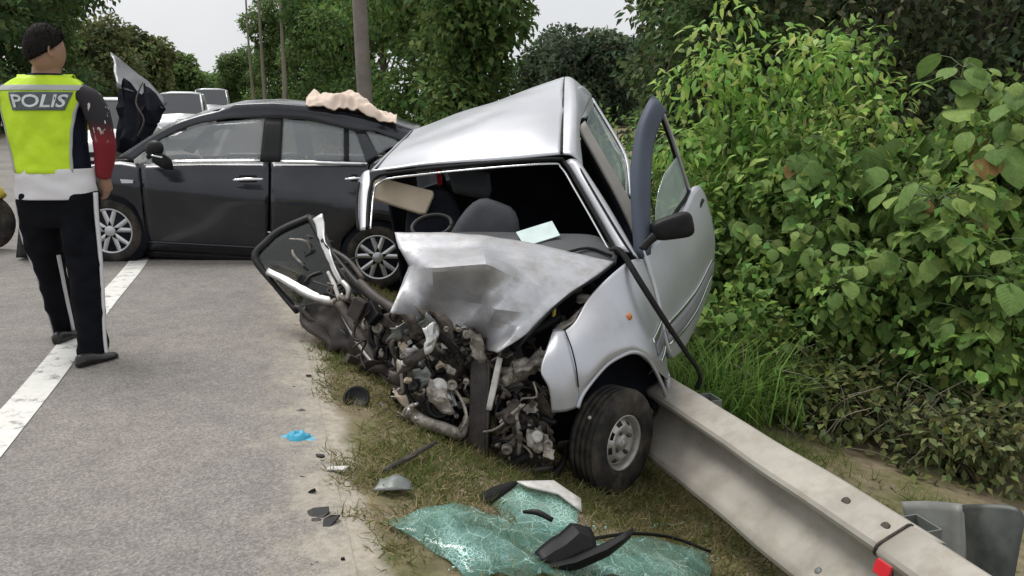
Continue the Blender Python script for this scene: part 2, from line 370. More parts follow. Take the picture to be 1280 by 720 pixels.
def wheel(parent, c, nrm, R, rimR, width, style, rimmat, seg=40, name='wheel'):
    "c: centre of the outer face; outward axis nrm"
    F = frame_of(nrm); w = width
    tp = [(rimR * .98, -w), (rimR * 1.05, -w), (R * .93, -w * .98), (R * .985, -w * .86)]
    for k in range(4):                              # circumferential tread grooves
        a = -w * (.80 - k * .19)
        tp += [(R, a - .008), (R, a + w * .10), (R - .009, a + w * .11), (R - .009, a + w * .15)]
    tp += [(R * .985, -w * .06), (R * .95, -.006), (R * .88, .0), (rimR * 1.12, .002), (rimR * 1.04, -.004), (rimR * .99, -.014), (rimR * .985, -w)]
    t = lathe('tyre', c, F, tp, 'tyre', parent, seg)
    rim_p = [(rimR * .99, -w * .9), (rimR * .99, -.02), (rimR * 1.03, -.006), (rimR * 1.0, .0), (rimR * .95, -.006), (rimR * .91, -.03), (rimR * .88, -.06)]
    rim = lathe('rim', c, F, rim_p, rimmat, parent, seg)
    lathe('brake_drum', c, F, [(rimR * .9, -.09), (rimR * .6, -.085), (.0, -.08)], 'steel_dark', rim, 24)
    v, f = [], []
    if style == 'alloy':
        ns = 5
        for k in range(ns):
            for sgn in (-1, 1):
                a0 = 2 * math.pi * k / ns + .3; a1 = a0 + sgn * .27
                p0 = Vector((math.cos(a0) * rimR * .2, math.sin(a0) * rimR * .2, -.012)); p1 = Vector((math.cos(a1) * rimR * .95, math.sin(a1) * rimR * .95, -.012))
                d = (p1 - p0).normalized(); pe = Vector((-d.y, d.x, 0)); i0 = len(v)
                for (q, ww) in ((p0, .034), (p1, .027)):
                    for (a, b) in ((-ww, -.03), (-ww * .6, 0), (ww * .6, 0), (ww, -.03)): v.append(Vector(c) + F @ (q + pe * a + Vector((0, 0, b))))
                f += [(i0 + j, i0 + j + 1, i0 + j + 5, i0 + j + 4) for j in range(3)]
        mk('spokes', v, f, rimmat, rim)
        lathe('hub_cap', c, F, [(rimR * .26, -.04), (rimR * .25, -.004), (rimR * .2, .002), (0, .004)], rimmat, rim, 20)
    else:                                            # pressed steel disc with vent holes and a centre bore
        nh = 8; seg2 = nh * 4
        ring = [(rimR * .89, -.055), (rimR * .80, -.030), (rimR * .66, -.012), (rimR * .5, -.010), (rimR * .36, -.028), (rimR * .30, -.03), (rimR * .27, -.012), (rimR * .2, -.004), (0, -.003)]
        for (r, a) in ring:
            for s in range(seg2):
                an = 2 * math.pi * s / seg2; v.append(Vector(c) + F @ Vector((r * math.cos(an), r * math.sin(an), a)))
        for i in range(len(ring) - 1):
            for s in range(seg2):
                if i == 1 and s % 4 in (0, 1): continue          # the vents
                f.append((i * seg2 + s, i * seg2 + (s + 1) % seg2, (i + 1) * seg2 + (s + 1) % seg2, (i + 1) * seg2 + s))
        mk('disc', v, f, rimmat, rim, solid=.003)
        for k in range(4):
            an = 2 * math.pi * k / 4 + .4
            lathe('wheel_nut', Vector(c) + F @ Vector((rimR * .43 * math.cos(an), rimR * .43 * math.sin(an), -.016)), F, [(.011, -.01), (.011, .012), (.007, .016), (0, .016)], 'rust', rim, 6, False)
    return t
def jitter(v, a): return v + Vector((random.uniform(-a, a), random.uniform(-a, a), random.uniform(-a, a)))

# ------------------------------------------------------------------ ground, road, marking
def road_like_mat(name, kind):
    m = bpy.data.materials.new(name); n, l = nodes_of(m); b = n['Principled BSDF']; b.inputs['Roughness'].default_value = .9
    b.inputs['Specular IOR Level'].default_value = .25
    t = n.new('ShaderNodeTexCoord'); at = n.new('ShaderNodeAttribute'); at.attribute_name = 'side'
    def noise(sc, det=6, ro=.6):
        x = n.new('ShaderNodeTexNoise'); x.inputs['Scale'].default_value = sc; x.inputs['Detail'].default_value = det; x.inputs['Roughness'].default_value = ro
        l.new(t.outputs['Object'], x.inputs['Vector']); return x.outputs['Fac']
    def ramp(i, stops):
        r = n.new('ShaderNodeValToRGB'); e = r.color_ramp.elements
        e[0].position, e[0].color = stops[0][0], stops[0][1] + (1,); e[1].position, e[1].color = stops[-1][0], stops[-1][1] + (1,)
        for p, c in stops[1:-1]: x = e.new(p); x.color = c + (1,)
        l.new(i, r.inputs[0]); return r.outputs[0]
    def mixc(f, a, c, mode='MIX'):
        x = n.new('ShaderNodeMixRGB'); x.blend_type = mode
        (l.new(f, x.inputs[0]) if not isinstance(f, float) else setattr(x.inputs[0], 'default_value', f)); l.new(a, x.inputs[1]); l.new(c, x.inputs[2]); return x.outputs[0]
    def math_(op, a, bb, cc=None):
        x = n.new('ShaderNodeMath'); x.operation = op
        for i, q in enumerate((a, bb, cc)):
            if q is None: continue
            if isinstance(q, (int, float)): x.inputs[i].default_value = q
            else: l.new(q, x.inputs[i])
        return x.outputs[0]
    bp = n.new('ShaderNodeBump'); bp.inputs['Distance'].default_value = .01
    if kind == 'road':
        vo = n.new('ShaderNodeTexVoronoi'); vo.inputs['Scale'].default_value = 130; l.new(t.outputs['Object'], vo.inputs['Vector'])
        stone = ramp(vo.outputs['Color'], [(0., (.155, .147, .137)), (.5, (.235, .224, .21)), (1., (.345, .328, .308))])
        big = ramp(noise(.8, 5), [(.3, (.82, .81, .80)), (.5, (1., .98, .96)), (.7, (1.1, 1.07, 1.03))])
        mid = ramp(noise(7, 8, .7), [(.35, (.86, .86, .86)), (.6, (1.06, 1.06, 1.06))])
        vc = n.new('ShaderNodeTexVoronoi'); vc.feature = 'DISTANCE_TO_EDGE'; vc.inputs['Scale'].default_value = .45; vc.inputs['Randomness'].default_value = 1.0
        dn = n.new('ShaderNodeTexNoise'); dn.inputs['Scale'].default_value = 2.5; dn.inputs['Detail'].default_value = 8; l.new(t.outputs['Object'], dn.inputs['Vector'])
        vm = n.new('ShaderNodeVectorMath'); vm.operation = 'MULTIPLY_ADD'; l.new(dn.outputs['Color'], vm.inputs[0]); vm.inputs[1].default_value = (.5, .5, .5); l.new(t.outputs['Object'], vm.inputs[2]); l.new(vm.outputs[0], vc.inputs['Vector'])
        crk = ramp(vc.outputs['Distance'], [(.0008, (.93, .93, .93)), (.002, (1., 1., 1.))])
        c1 = mixc(1., mixc(1., mixc(1., stone, big, 'MULTIPLY'), mid, 'MULTIPLY'), crk, 'MULTIPLY')
        sand = ramp(noise(30, 6), [(.3, (.30, .265, .215)), (.7, (.47, .425, .36))])
        k = math_('ADD', at.outputs['Fac'], math_('MULTIPLY', math_('SUBTRACT', noise(5, 12, .8), .5), 1.5))
        fac = ramp(k, [(.72, (0, 0, 0)), (.86, (.35, .35, .35)), (1.1, (.85, .85, .85))])       # attribute: 1 at the road edge, .5 at .55 m in
        c2 = mixc(fac, c1, sand)
        l.new(c2, b.inputs['Base Color']); l.new(vo.outputs['Distance'], bp.inputs['Height']); bp.inputs['Strength'].default_value = .35
    else:
        soil = ramp(noise(9, 8, .7), [(.25, (.12, .09, .058)), (.5, (.22, .175, .115)), (.75, (.34, .28, .20))])
        green = ramp(noise(16, 6), [(.3, (.07, .08, .028)), (.7, (.20, .18, .085))])
        sand = ramp(noise(28, 6), [(.3, (.30, .265, .215)), (.7, (.47, .425, .36))])
        g1 = mixc(ramp(noise(1.8, 6), [(.4, (0, 0, 0)), (.6, (1, 1, 1))]), soil, green)
        k = math_('ADD', at.outputs['Fac'], math_('MULTIPLY', math_('SUBTRACT', noise(2.6, 8, .7), .5), .8))
        fac = ramp(k, [(.48, (0, 0, 0)), (.75, (1, 1, 1))])
        l.new(mixc(fac, g1, sand), b.inputs['Base Color']); l.new(noise(45, 8, .7), bp.inputs['Height']); bp.inputs['Strength'].default_value = .8
    l.new(bp.outputs[0], b.inputs['Normal'])
    return m
def sheet(name, svals, lvals, zf, sidef, m):
    v = []; a = []
    for L in lvals:
        for s in svals:
            x, y = xy(s, L); v.append((x, y, zf(x, y, s, L))); a.append(sidef(s))
    nc = len(svals); f = [(i * nc + j, i * nc + j + 1, (i + 1) * nc + j + 1, (i + 1) * nc + j) for i in range(len(lvals) - 1) for j in range(nc - 1)]
    me = bpy.data.meshes.new(name); me.from_pydata(v, [], f); me.materials.append(m)
    at = me.attributes.new('side', 'FLOAT', 'POINT'); at.data.foreach_set('value', a)
    for p in me.polygons: p.use_smooth = True
    me.update(); bm = bmesh.new(); bm.from_mesh(me); bmesh.ops.recalc_face_normals(bm, faces=bm.faces); bm.to_mesh(me); bm.free()
    o = bpy.data.objects.new(name, me); col.objects.link(o); o['kind'] = 'structure'; return o
fine_l = list(np.arange(-5, 9, .12)); far_l = [-60, -20, -8] + fine_l + list(np.arange(9.5, 30, 1.)) + list(np.arange(32, 120, 6.)) + [150, 250, 450, 800]
sv = [-500, -200, -60, -25, -12, -9, -8.6, -4, -.3] + list(np.arange(0, 5.2, .12)) + [5.5, 6, 7, 8, 10, 14, 20, 30, 60, 150, 400, 700]
# 'side' on the verge: 1 at the road edge falling to 0 at .75 m
sheet('ground', sv, far_l, lambda x, y, s, L: gz(x, y), lambda s: max(0, min(1, 1.0 - s / .22)) if s > -.35 else 0, road_like_mat('verge_soil', 'verge'))
rs = list(np.linspace(-8.5, -1.2, 8)) + list(np.linspace(-1.1, 0, 12))
sheet('road', rs, far_l, lambda x, y, s, L: rise(L) - (0 if s < -.15 else (s + .15) * .03), lambda s: max(0, min(1, 1 + s / 1.0)), road_like_mat('asphalt', 'road'))
# painted edge line, worn
def paint_mat():
    m = bpy.data.materials.new('worn_white_paint'); n, l = nodes_of(m); b = n['Principled BSDF']; b.inputs['Roughness'].default_value = .8
    t = n.new('ShaderNodeTexCoord'); x = n.new('ShaderNodeTexNoise'); x.inputs['Scale'].default_value = 9; x.inputs['Detail'].default_value = 10; x.inputs['Roughness'].default_value = .75
    l.new(t.outputs['Object'], x.inputs['Vector']); r = n.new('ShaderNodeValToRGB'); e = r.color_ramp.elements
    e[0].position = .38; e[0].color = (.25, .24, .22, 1); e[1].position = .46; e[1].color = (.66, .65, .61, 1); y = e.new(.7); y.color = (.78, .77, .73, 1)
    l.new(x.outputs['Fac'], r.inputs[0]); l.new(r.outputs[0], b.inputs['Base Color']); return m
M['paint'] = paint_mat()
lw = []
for L in np.arange(-4, 300, .5):
    wob = .008 * math.sin(L * 2.1)
    for s in (-1.405 + wob, -1.24 + wob):
        x, y = xy(s, L); lw.append((x, y, .004 + rise(L)))
o = mk('road_edge_line', lw, [(2 * i, 2 * i + 1, 2 * i + 3, 2 * i + 2) for i in range(len(lw) // 2 - 1)], 'paint', smooth=False); o['kind'] = 'structure'

# ------------------------------------------------------------------ guard rail
def make_rail():
    root = thing('guard_rail', (*xy(1.98, .2), gz(*xy(1.98, .2))), 'dented galvanised steel guard rail running under the wrecked silver car', 'guard rail')
    a = P(836, 470, 4.42); b = P(1252, 722, 2.42); ax = (b - a); ax.z = 0; ax.normalize()
    lat = Vector((ax.y, -ax.x, 0)); lat = lat if lat.x < 0 else -lat          # towards the road
    # profile: (towards road, down); the crest faces the road
    prof0 = [(-.012, .022), (-.008, .004), (.004, .0), (.012, .003), (.082, .042), (.094, .052), (.098, .066), (.093, .080), (.024, .132), (.014, .150), (.010, .166), (.012, .19), (.018, .205), (.094, .288), (.104, .302), (.107, .32), (.102, .336), (.030, .392), (.018, .40), (.01, .392)]
    prof = [Vector((p[0] * 1.25 + p[1] * .25, p[1] * 1.08)) for p in prof0]
    def beam(name, p0, p1, n, off, dent, dropf):
        v = []
        for i in range(n + 1):
            t = i / n; c = p0.lerp(p1, t)
            for (o_, d_) in prof:
                q = c + lat * (o_ + off) + Vector((0, 0, -d_ + dropf(t)))
                k = dent(t)
                q += lat * k * mnoise.noise(q * 2.3) + Vector((0, 0, k * .6 * mnoise.noise(q * 1.7 + Vector((3, 3, 3)))))
                v.append(q)
        m = len(prof); f = [(i * m + j, i * m + j + 1, (i + 1) * m + j + 1, (i + 1) * m + j) for i in range(n) for j in range(m - 1)]
        o = mk(name, v, f, 'galv', root, solid=.005); o.data.set_sharp_from_angle(angle=math.radians(24)); return o
    joint = a.lerp(b, .84)
    far = a - ax * 3.4
    far.z = a.z - .05
    beam('rail_beam', far + Vector((0, 0, -.28)), a, 30, 0, lambda t: .05, lambda t: .10 * math.sin(min(1, max(0, t)) * math.pi) * 0 + .28 * max(0, (t - .72) / .28) ** 2 * 1.0 - 0)
    beam('rail_beam', a, joint + ax * .12, 40, 0, lambda t: .02 * (1 - t) + .006, lambda t: 0)
    nb = joint + ax * 3.0; nb.z = joint.z
    beam('rail_beam', joint, nb, 24, .016, lambda t: .004, lambda t: 0)
    tube('splice_edge', [joint - ax * .004 + lat * (o_ + .02) + Vector((0, 0, -d_ + .004)) for o_, d_ in prof], .0055, 'rust', root, 6, 2, world=True)
    F = frame_of(lat + Vector((0, 0, .9)), ax)
    for t in (.715, .81):
        c = a.lerp(b, t) + lat * .068 + Vector((0, 0, -.028))
        lathe('bolt', c, F, [(.020, -.004), (.020, .003), (.015, .006), (0, .007)], 'rust', root, 14)
        c2 = a.lerp(b, t) + lat * .16 + Vector((0, 0, -.30))
        lathe('bolt', c2, F, [(.018, -.004), (.018, .004), (.012, .009), (0, .010)], 'galv_dark', root, 12)
    for i, t in enumerate((.12, .80, 1.6)):                # posts behind the beam
        c = a.lerp(b, t) - lat * .09; zb = gz(c.x, c.y) - .12; zt = c.z - .05
        R = Matrix((lat, ax, Vector((0, 0, 1)))).transposed()
        pv = []
        for z in (zb, zt):
            for (o_, w) in ((.06, -.06), (.06, -.055), (-.05, -.055), (-.05, .055), (.06, .055), (.06, .06), (-.056, .06), (-.056, -.06)):
                pv.append(Vector((c.x, c.y, z)) + lat * o_ + ax * w)
        mk('post', pv, [(j, (j + 1) % 8, (j + 1) % 8 + 8, j + 8) for j in range(8)] + [tuple(range(15, 7, -1))], 'galv_dark', root, smooth=False)
    c = P(1105, 712, 2.62) 
    upv = (lat * -.35 + Vector((0, 0, 1))).normalized()
    plate('reflector', [c + ax * x_ + upv * z_ for x_, z_ in ((-.03, -.025), (.03, -.025), (.034, .0), (.03, .025), (-.03, .025), (-.034, 0))], 'red', root, .012, world=True, bevel=.003)
    return root
make_rail()
# bent steel plate behind the rail
r = thing('bent_steel_post', GT(1205, 705), 'grey bent galvanised steel plate standing behind the guard rail', 'post')
M['galv_mid'] = mat('grey_galvanised_plate', (.22, .23, .215), .5, .3, .2, 5, dirt=(.14, .13, .11), dirt_amt=.5)
patch('face', [[(1126, 627, 3.25), (1160, 626, 3.22), (1195, 629, 3.2), (1208, 631, 3.16), (1214, 632, 3.22)], [(1140, 690, 3.2), (1165, 690, 3.17), (1195, 694, 3.15), (1208, 697, 3.12), (1214, 698, 3.18)], [(1150, 760, 3.15), (1170, 760, 3.12), (1195, 764, 3.1), (1206, 768, 3.07), (1212, 770, 3.12)]], 'galv_mid', r, 4, .008)
patch('flange', [[(1204, 631, 3.17), (1228, 630, 3.08), (1256, 631, 3.02), (1274, 636, 2.98), (1280, 650, 2.97)], [(1206, 665, 3.15), (1228, 664, 3.05), (1252, 668, 3.0), (1270, 672, 2.96), (1276, 676, 2.95)], [(1208, 698, 3.13), (1226, 704, 3.03), (1244, 712, 2.98), (1258, 722, 2.94), (1266, 730, 2.93)], [(1206, 760, 3.08), (1222, 765, 3.0), (1238, 772, 2.95), (1250, 780, 2.92), (1258, 785, 2.9)]], mat('dark_flange_steel', (.055, .062, .058), .45, .4, .25, 6, dirt=(.2, .19, .17), dirt_amt=.4), r, 4, .01)  # flange coloured darker than the flat face of the plate

# ------------------------------------------------------------------ dark sedan across the road
SY = 7.26; SMID = SY + .84
def sed_b(px, py): return (328 + (px - 137) * .0985 - py) / 136.0
def sed_t(b): return float(np.interp(b, [0, .15, .3, .55, .70, .74, .80, .95, 1.0, 1.38, 1.5], [.13, .09, .06, .028, .004, .0, .03, .12, .15, .33, .42]))
def SP(px, py, inset=0.): return PY(px, py, SY + sed_t(sed_b(px, py)) + inset)
def resample(pl, n):
    pts = [Vector((x, y, 0)) for x, y in pl]
    s = [0]
    for a, b in zip(pts, pts[1:]): s.append(s[-1] + (b - a).length)
    out = []
    for i in range(n + 1):
        q = s[-1] * i / n; k = 0
        while k < len(s) - 2 and s[k + 1] < q: k += 1
        t = (q - s[k]) / max(1e-6, s[k + 1] - s[k]); out.append(pts[k].lerp(pts[k + 1], t))
    return out
sedan = thing('dark_sedan', (-2.5, SMID, -.12), 'charcoal grey sedan with buckled raised bonnet standing across the road edge', 'car')
def side(name, bottom, top, m, n=20, k=10, inset=0., solid=.006, far=True, par=None, out=None):
    B, T = resample(bottom, n), resample(top, n); g = []
    for i in range(k + 1):
        g.append([SP(*(B[j].lerp(T[j], i / k)).xy, inset=inset) for j in range(n + 1)])
    v, f = gridmesh(g)
    o = mk(name, v, f, m, par or sedan, solid=solid)
    if far: mk(name, [Vector((p.x, 2 * SMID - p.y, p.z)) for p in v], f, m, par or sedan, solid=solid)
    return o
arcF = [(92, 318), (92, 285), (104, 258), (120, 247), (137, 243), (155, 247), (170, 259), (181, 285), (183, 311)]
arcR = [(426, 326), (427, 306), (440, 285), (456, 276), (472, 273), (490, 277), (506, 288), (517, 310), (519, 338)]
side('front_fender', arcF, [(62, 222), (80, 214), (100, 208), (120, 205), (138, 203), (150, 202), (160, 203), (168, 204), (173, 206)], 'car_dark', 24, 12)
side('front_bumper', [(20, 322), (55, 322), (92, 318)], [(28, 240), (45, 228), (62, 222)], 'car_dark', 10, 10)
fd = side('front_door', [(185, 312), (260, 317), (334, 321)], [(176, 205), (250, 202), (336, 203)], 'car_dark', 20, 14)
rd = side('rear_door', [(338, 321), (380, 324), (424, 326), (427, 300), (446, 280)], [(339, 203), (370, 203), (400, 203), (430, 203), (461, 205)], 'car_dark', 24, 14)
side('rear_quarter', [(448, 279), (456, 276), (472, 273), (490, 277), (506, 288), (517, 310), (519, 338), (560, 340)], [(463, 205), (475, 197), (492, 186), (505, 178), (520, 172), (545, 180), (570, 200), (574, 260)], 'car_dark', 24, 12)
side('sill', [(183, 321), (260, 326), (334, 331), (425, 337)], [(183, 313), (260, 318), (334, 322), (425, 327)], 'black', 16, 3, inset=.02)
side('sill_moulding', [(184, 304), (260, 308), (334, 312), (420, 316)], [(184, 301), (260, 305), (334, 309), (420, 313)], 'car_dark', 16, 2, inset=-.012, solid=.014)
# greenhouse
roofl = [(150, 196), (170, 182), (192, 168), (220, 153), (250, 142), (293, 132), (338, 130), (382, 134), (436, 142), (478, 151), (520, 166)]
wtop = [(165, 201), (182, 188), (200, 175), (224, 163), (250, 154), (288, 148), (338, 147), (385, 150), (440, 162), (468, 164), (512, 180)]
side('roof_rail', wtop, roofl, 'car_dark', 40, 3)
side('window', [(176, 204), (218, 203), (260, 201), (326, 200)], [(178, 193), (203, 174), (250, 155), (331, 148)], 'pane_tone', 16, 8, inset=.012, par=fd)
side('window', [(350, 201), (390, 202), (428, 202), (430, 202)], [(353, 149), (380, 151), (405, 154), (431, 161)], 'pane_tone', 14, 8, inset=.012, par=rd)
side('quarter_pane', [(435, 202), (448, 203), (459, 204)], [(435, 163), (440, 164), (446, 167)], 'pane_tone', 8, 6, inset=.012, par=rd)
side('quarter_window', [(472, 194), (485, 186), (499, 180)], [(456, 164), (475, 168), (496, 175)], 'pane_tone', 8, 5, inset=.014)
side('b_pillar', [(325, 203), (351, 203)], [(331, 147), (354, 148)], 'black', 6, 6, inset=.004)
side('window_bar', [(430, 203), (436, 203)], [(430, 160), (436, 162)], 'black', 3, 5, inset=.003)
side('c_pillar', [(459, 205), (473, 196)], [(444, 163), (457, 164)], 'car_dark', 6, 6, inset=.004)
for (x0, y0, x1, y1) in ((213, 201.5, 325, 200.5), (351, 201.5, 459, 204)):
    side('chrome_strip', [(x0, y0 + 2.2), (x1, y1 + 2.2)], [(x0, y0 - 1), (x1, y1 - 1)], 'chrome', 12, 1, inset=-.022, solid=.012)
# roof skin, screens
near = resample(roofl[3:], 20); nr = [SP(*p.xy) for p in near]
g = []
for i in range(11):
    t = i / 10; g.append([Vector((p.x, p.y + (2 * SMID - 2 * p.y) * t, p.z + .055 * math.sin(math.pi * t) - .0)) for p in nr])
v, f = gridmesh(g); mk('roof', v, f, 'car_dark', sedan, solid=.006)
def across(name, pl, m, bow, n=12):
    L = [SP(*p.xy, inset=.015) for p in resample(pl, 8)]; g = []
    for i in range(n + 1):
        t = i / n; s = math.sin(math.pi * t); g.append([Vector((p.x + bow * s, p.y + (2 * SMID - 2 * p.y) * t, p.z + .03 * s)) for p in L])
    v, f = gridmesh(g); return mk(name, v, f, m, sedan, solid=.005)
across('windscreen', [(148, 197), (170, 183), (192, 169), (222, 153)], 'pane_tone', -.16)
across('rear_screen', [(520, 168), (545, 180)], 'pane_tone', .1)
across('boot_lid', [(545, 180), (562, 186), (574, 205), (578, 270), (566, 335)], 'car_dark', .08)
across('front_panel', [(22, 320), (24, 270), (30, 240)], 'car_dark', -.12)
# dark inner shell
bx0 = PY(55, 318, SMID); bx1 = PY(560, 330, SMID)
mk('underbody', [SP(x, y, .05) for x, y in ((30, 312), (190, 316), (420, 328), (560, 334))] + [Vector((p.x, 2 * SMID - p.y, p.z)) for p in [SP(x, y, .05) for x, y in ((30, 312), (190, 316), (420, 328), (560, 334))]], [(0, 1, 5, 4), (1, 2, 6, 5), (2, 3, 7, 6)], 'dark', sedan, solid=.03)
for sx in (60, 182, 424, 520):
    pts = [SP(sx, 316 + (sx - 182) * .03, .16), SP(sx, 215, .12)]
    q = [Vector((p.x, 2 * SMID - p.y, p.z)) for p in pts]
    mk('bulkhead', [pts[0], pts[1], q[1], q[0]], [(0, 1, 2, 3)], 'dark', sedan, solid=.02)
for sx0, sy0, w in ((265, 250, .5), (385, 256, .5)):     # seats inside
    for t in (.38, 1.0):
        c = PY(sx0, 262, SY + t + .15)
        box('seat', c + Vector((0, 0, -.15)), (.5, .48, .2), 'seat', sedan, bevel=.05)
        box('seat_back', c + Vector((.26, 0, .16)), (.14, .46, .62), 'seat', sedan, rot=Matrix.Rotation(math.radians(14), 3, 'Y'), bevel=.05, taper=.8)
# handles, mirror, indicator
for (x0, x1, y, pr) in ((291, 329, 224, fd), (431, 455, 223, rd)):
    tube('handle', [PY(x0, y + 1, SY - .012), PY((x0 + x1) / 2, y, SY - .042), PY(x1, y, SY - .012)], [.012, .016, .012], 'chrome', pr, 8, 5, world=True, flat=.8)
    plate('handle_recess', [PY(x, yy, SY - .003) for x, yy in ((x0 + 8, y - 5), (x1 - 8, y - 5), (x1 - 8, y + 4), (x0 + 8, y + 4))], 'black', pr, .004, world=True)
mr = mk('mirror', *gridmesh([[PY(189 + 12 * math.cos(a) * math.cos(b) + 4, 186 + 11 * math.sin(b), SY - .07 - .06 * math.sin(a) * math.cos(b)) for a in np.linspace(0, 2 * math.pi, 17)] for b in np.linspace(-1.5, 1.5, 9)]), 'black', sedan)
tube('mirror_arm', [PY(186, 196, SY + .06), PY(190, 192, SY - .04)], .025, 'black', sedan, world=True)
patch('mirror_shell', [[PY(192, 190, SY - .1), PY(205, 193, SY - .1), PY(214, 200, SY - .06)], [PY(190, 200, SY - .11), PY(203, 206, SY - .12), PY(216, 206, SY - .06)], [PY(196, 206, SY - .05), PY(206, 211, SY - .06), PY(217, 212, SY - .04)]], 'black', sedan, 4, .01, world=True)
tube('mirror_trim', [PY(189, 194, SY - .135), PY(203, 197, SY - .13)], .009, 'chrome', sedan, world=True)
plate('side_indicator', [PY(x, y, SY - .012) for x, y in ((150, 224), (166, 225), (166, 229), (152, 229))], 'lamp', sedan, .01, world=True)
# wheels
for (x, y, tt) in ((137, 289, 0), (472, 322, 0), (137, 289, 1), (472, 322, 1)):
    c = PY(x, y, SY + .035)
    n_ = (0, -1, 0)
    if tt: c = Vector((c.x, 2 * SMID - c.y, c.z)); n_ = (0, 1, 0)
    wheel(sedan, c, n_, .295, .205, .2, 'alloy', 'alloy', 40)
    F = frame_of(n_)
    lathe('wheel_well', c, F, [(.345, -.02), (.345, -.28), (.0, -.285)], 'dark', sedan, 24)
M['hood'] = mat('grey_bonnet_paint', (.13, .135, .145), .4, .4, .15, 8, dirt=(.2, .18, .16), dirt_amt=.4)
# buckled bonnet standing up, torn black liner beneath
patch('bonnet', [[(137, 64, 8.0), (160, 82, 7.95), (186, 103, 7.9), (209, 127, 7.75)], [(142, 84, 7.8), (160, 98, 7.78), (185, 114, 7.75), (206, 130, 7.7)], [(147, 108, 7.6), (163, 114, 7.6), (184, 122, 7.6), (203, 134, 7.62)]], 'hood', sedan, 4, .008, smooth=False, dent=.03, dscale=7, sharp=14)
lv = [[(146, 106, 7.63), (154, 113, 7.6), (160, 106, 7.62), (166, 104, 7.62), (171, 110, 7.6), (178, 103, 7.62), (188, 108, 7.62), (206, 131, 7.66)],
      [(147, 130, 7.66), (156, 132, 7.6), (162, 130, 7.58), (170, 130, 7.56), (178, 131, 7.55), (186, 132, 7.55), (194, 136, 7.58), (202, 142, 7.64)],
      [(146, 160, 7.7), (154, 158, 7.62), (162, 157, 7.6), (170, 157, 7.58), (177, 157, 7.58), (184, 157, 7.6), (190, 158, 7.62), (195, 160, 7.66)],
      [(143, 195, 7.75), (152, 193, 7.7), (160, 192, 7.68), (166, 191, 7.66), (172, 190, 7.66), (177, 188, 7.66), (181, 186, 7.68), (185, 183, 7.7)]]
patch('bonnet_liner', lv, 'dark', sedan, 2, .008, smooth=False, dent=.09, dscale=11, sharp=15)
for k in range(9):
    x, y = random.uniform(60, 165), random.uniform(190, 212)
    box('engine_part', PY(x, y + 6, SY + random.uniform(.35, 1.1)), (random.uniform(.08, .3), random.uniform(.1, .3), random.uniform(.05, .2)), random.choice(['steel_dark', 'black', 'dirty_alu']), sedan, rot=Matrix.Rotation(random.random() * 3, 3, 'Z'), bevel=.01)
tube('wire', [(178, 103, 7.6), (170, 128, 7.52), (180, 150, 7.5), (172, 170, 7.55)], .008, 'steel_dark', sedan)
# pale cloth thrown over the roof's rear
def cloth_on_roof():
    prof = [(383, 128, 132), (392, 120, 134), (402, 121, 135), (412, 123, 136), (424, 118, 137), (436, 117, 139), (448, 119, 141), (458, 126, 144), (470, 137, 148), (482, 143, 152), (496, 150, 155)]
    g = []
    for i, (x, yt, yb) in enumerate(prof):
        r = []
        for j in range(9):
            t = j / 8; s = math.sin(math.pi * t) ** .6
            p = PY(x, yb + (yt - yb) * s, SY + .36 + t * .42)
            q = p * 9; r.append(p + Vector((0, 0, .018 * mnoise.noise(q))) + Vector((0, .03 * mnoise.noise(q + Vector((4, 4, 4))), 0)))
        g.append(r)
    rows = [spline(r, 5) for r in g]; cols = [spline([r[j] for r in rows], 5) for j in range(len(rows[0]))]
    v, f = gridmesh([[c[i] for c in cols] for i in range(len(cols[0]))])
    for p in v:
        a = mnoise.noise(p * 9); b = 1 - abs(mnoise.noise(Vector((p.x * 14, p.y * 9, p.z * 6)))) * 2
        p += Vector((.01 * a, -.012 * b, .035 * a + .022 * b))
    o = mk('crumpled_cloth', v, f, 'pink', None, solid=.012, base=PY(440, 142, SY + .5))
    tag(o, 'crumpled pinkish beige cloth lying on the roof of the charcoal sedan', 'cloth')
cloth_on_roof()

# ------------------------------------------------------------------ wrecked silver hatchback
K = thing('wrecked_hatchback', GT(640, 600), 'wrecked silver hatchback with crushed front end resting on the guard rail', 'car')
# roof
roof_rows = [[(463, 215, 4.92), (525, 207, 4.84), (590, 201, 4.78), (655, 197, 4.73), (702, 193, 4.69)],
             [(478, 199, 5.25), (536, 180, 5.15), (597, 166, 5.08), (660, 158, 5.02), (703, 158, 4.99)],
             [(496, 182, 5.75), (547, 161, 5.65), (603, 142, 5.55), (663, 128, 5.5), (704, 124, 5.46)],
             [(513, 164, 6.35), (560, 147, 6.28), (612, 129, 6.2), (665, 111, 6.15), (705, 97, 6.1)]]
roof = patch('roof', roof_rows, 'silver', K, 6, .01, dent=.012, dscale=3.2)
for (a, b) in (((482, 190, 5.3), (502, 170, 6.2)), ((702, 192, 4.685), (705, 98, 6.09))):
    pass
tube('roof_gutter', [(702, 192, 4.675), (703, 158, 4.975), (704, 125, 5.44), (705.5, 98, 6.08)], .006, 'rubber', roof, 6)
tube('roof_gutter', [(470, 211, 4.93), (485, 195, 5.28), (502, 178, 5.75), (516, 163, 6.33)], .009, 'silver_dark', roof, 6)
patch('roof_side', [[(703, 193, 4.688), (716, 195, 4.66), (728, 208, 4.68)], [(703.5, 158, 4.99), (717, 154, 4.99), (724, 158, 5.03)], [(705, 124, 5.46), (718, 119, 5.46), (733, 134, 5.5)], [(706, 97, 6.1), (716, 99, 6.08), (739, 120, 6.05)]], 'silver', K, 6, .01)
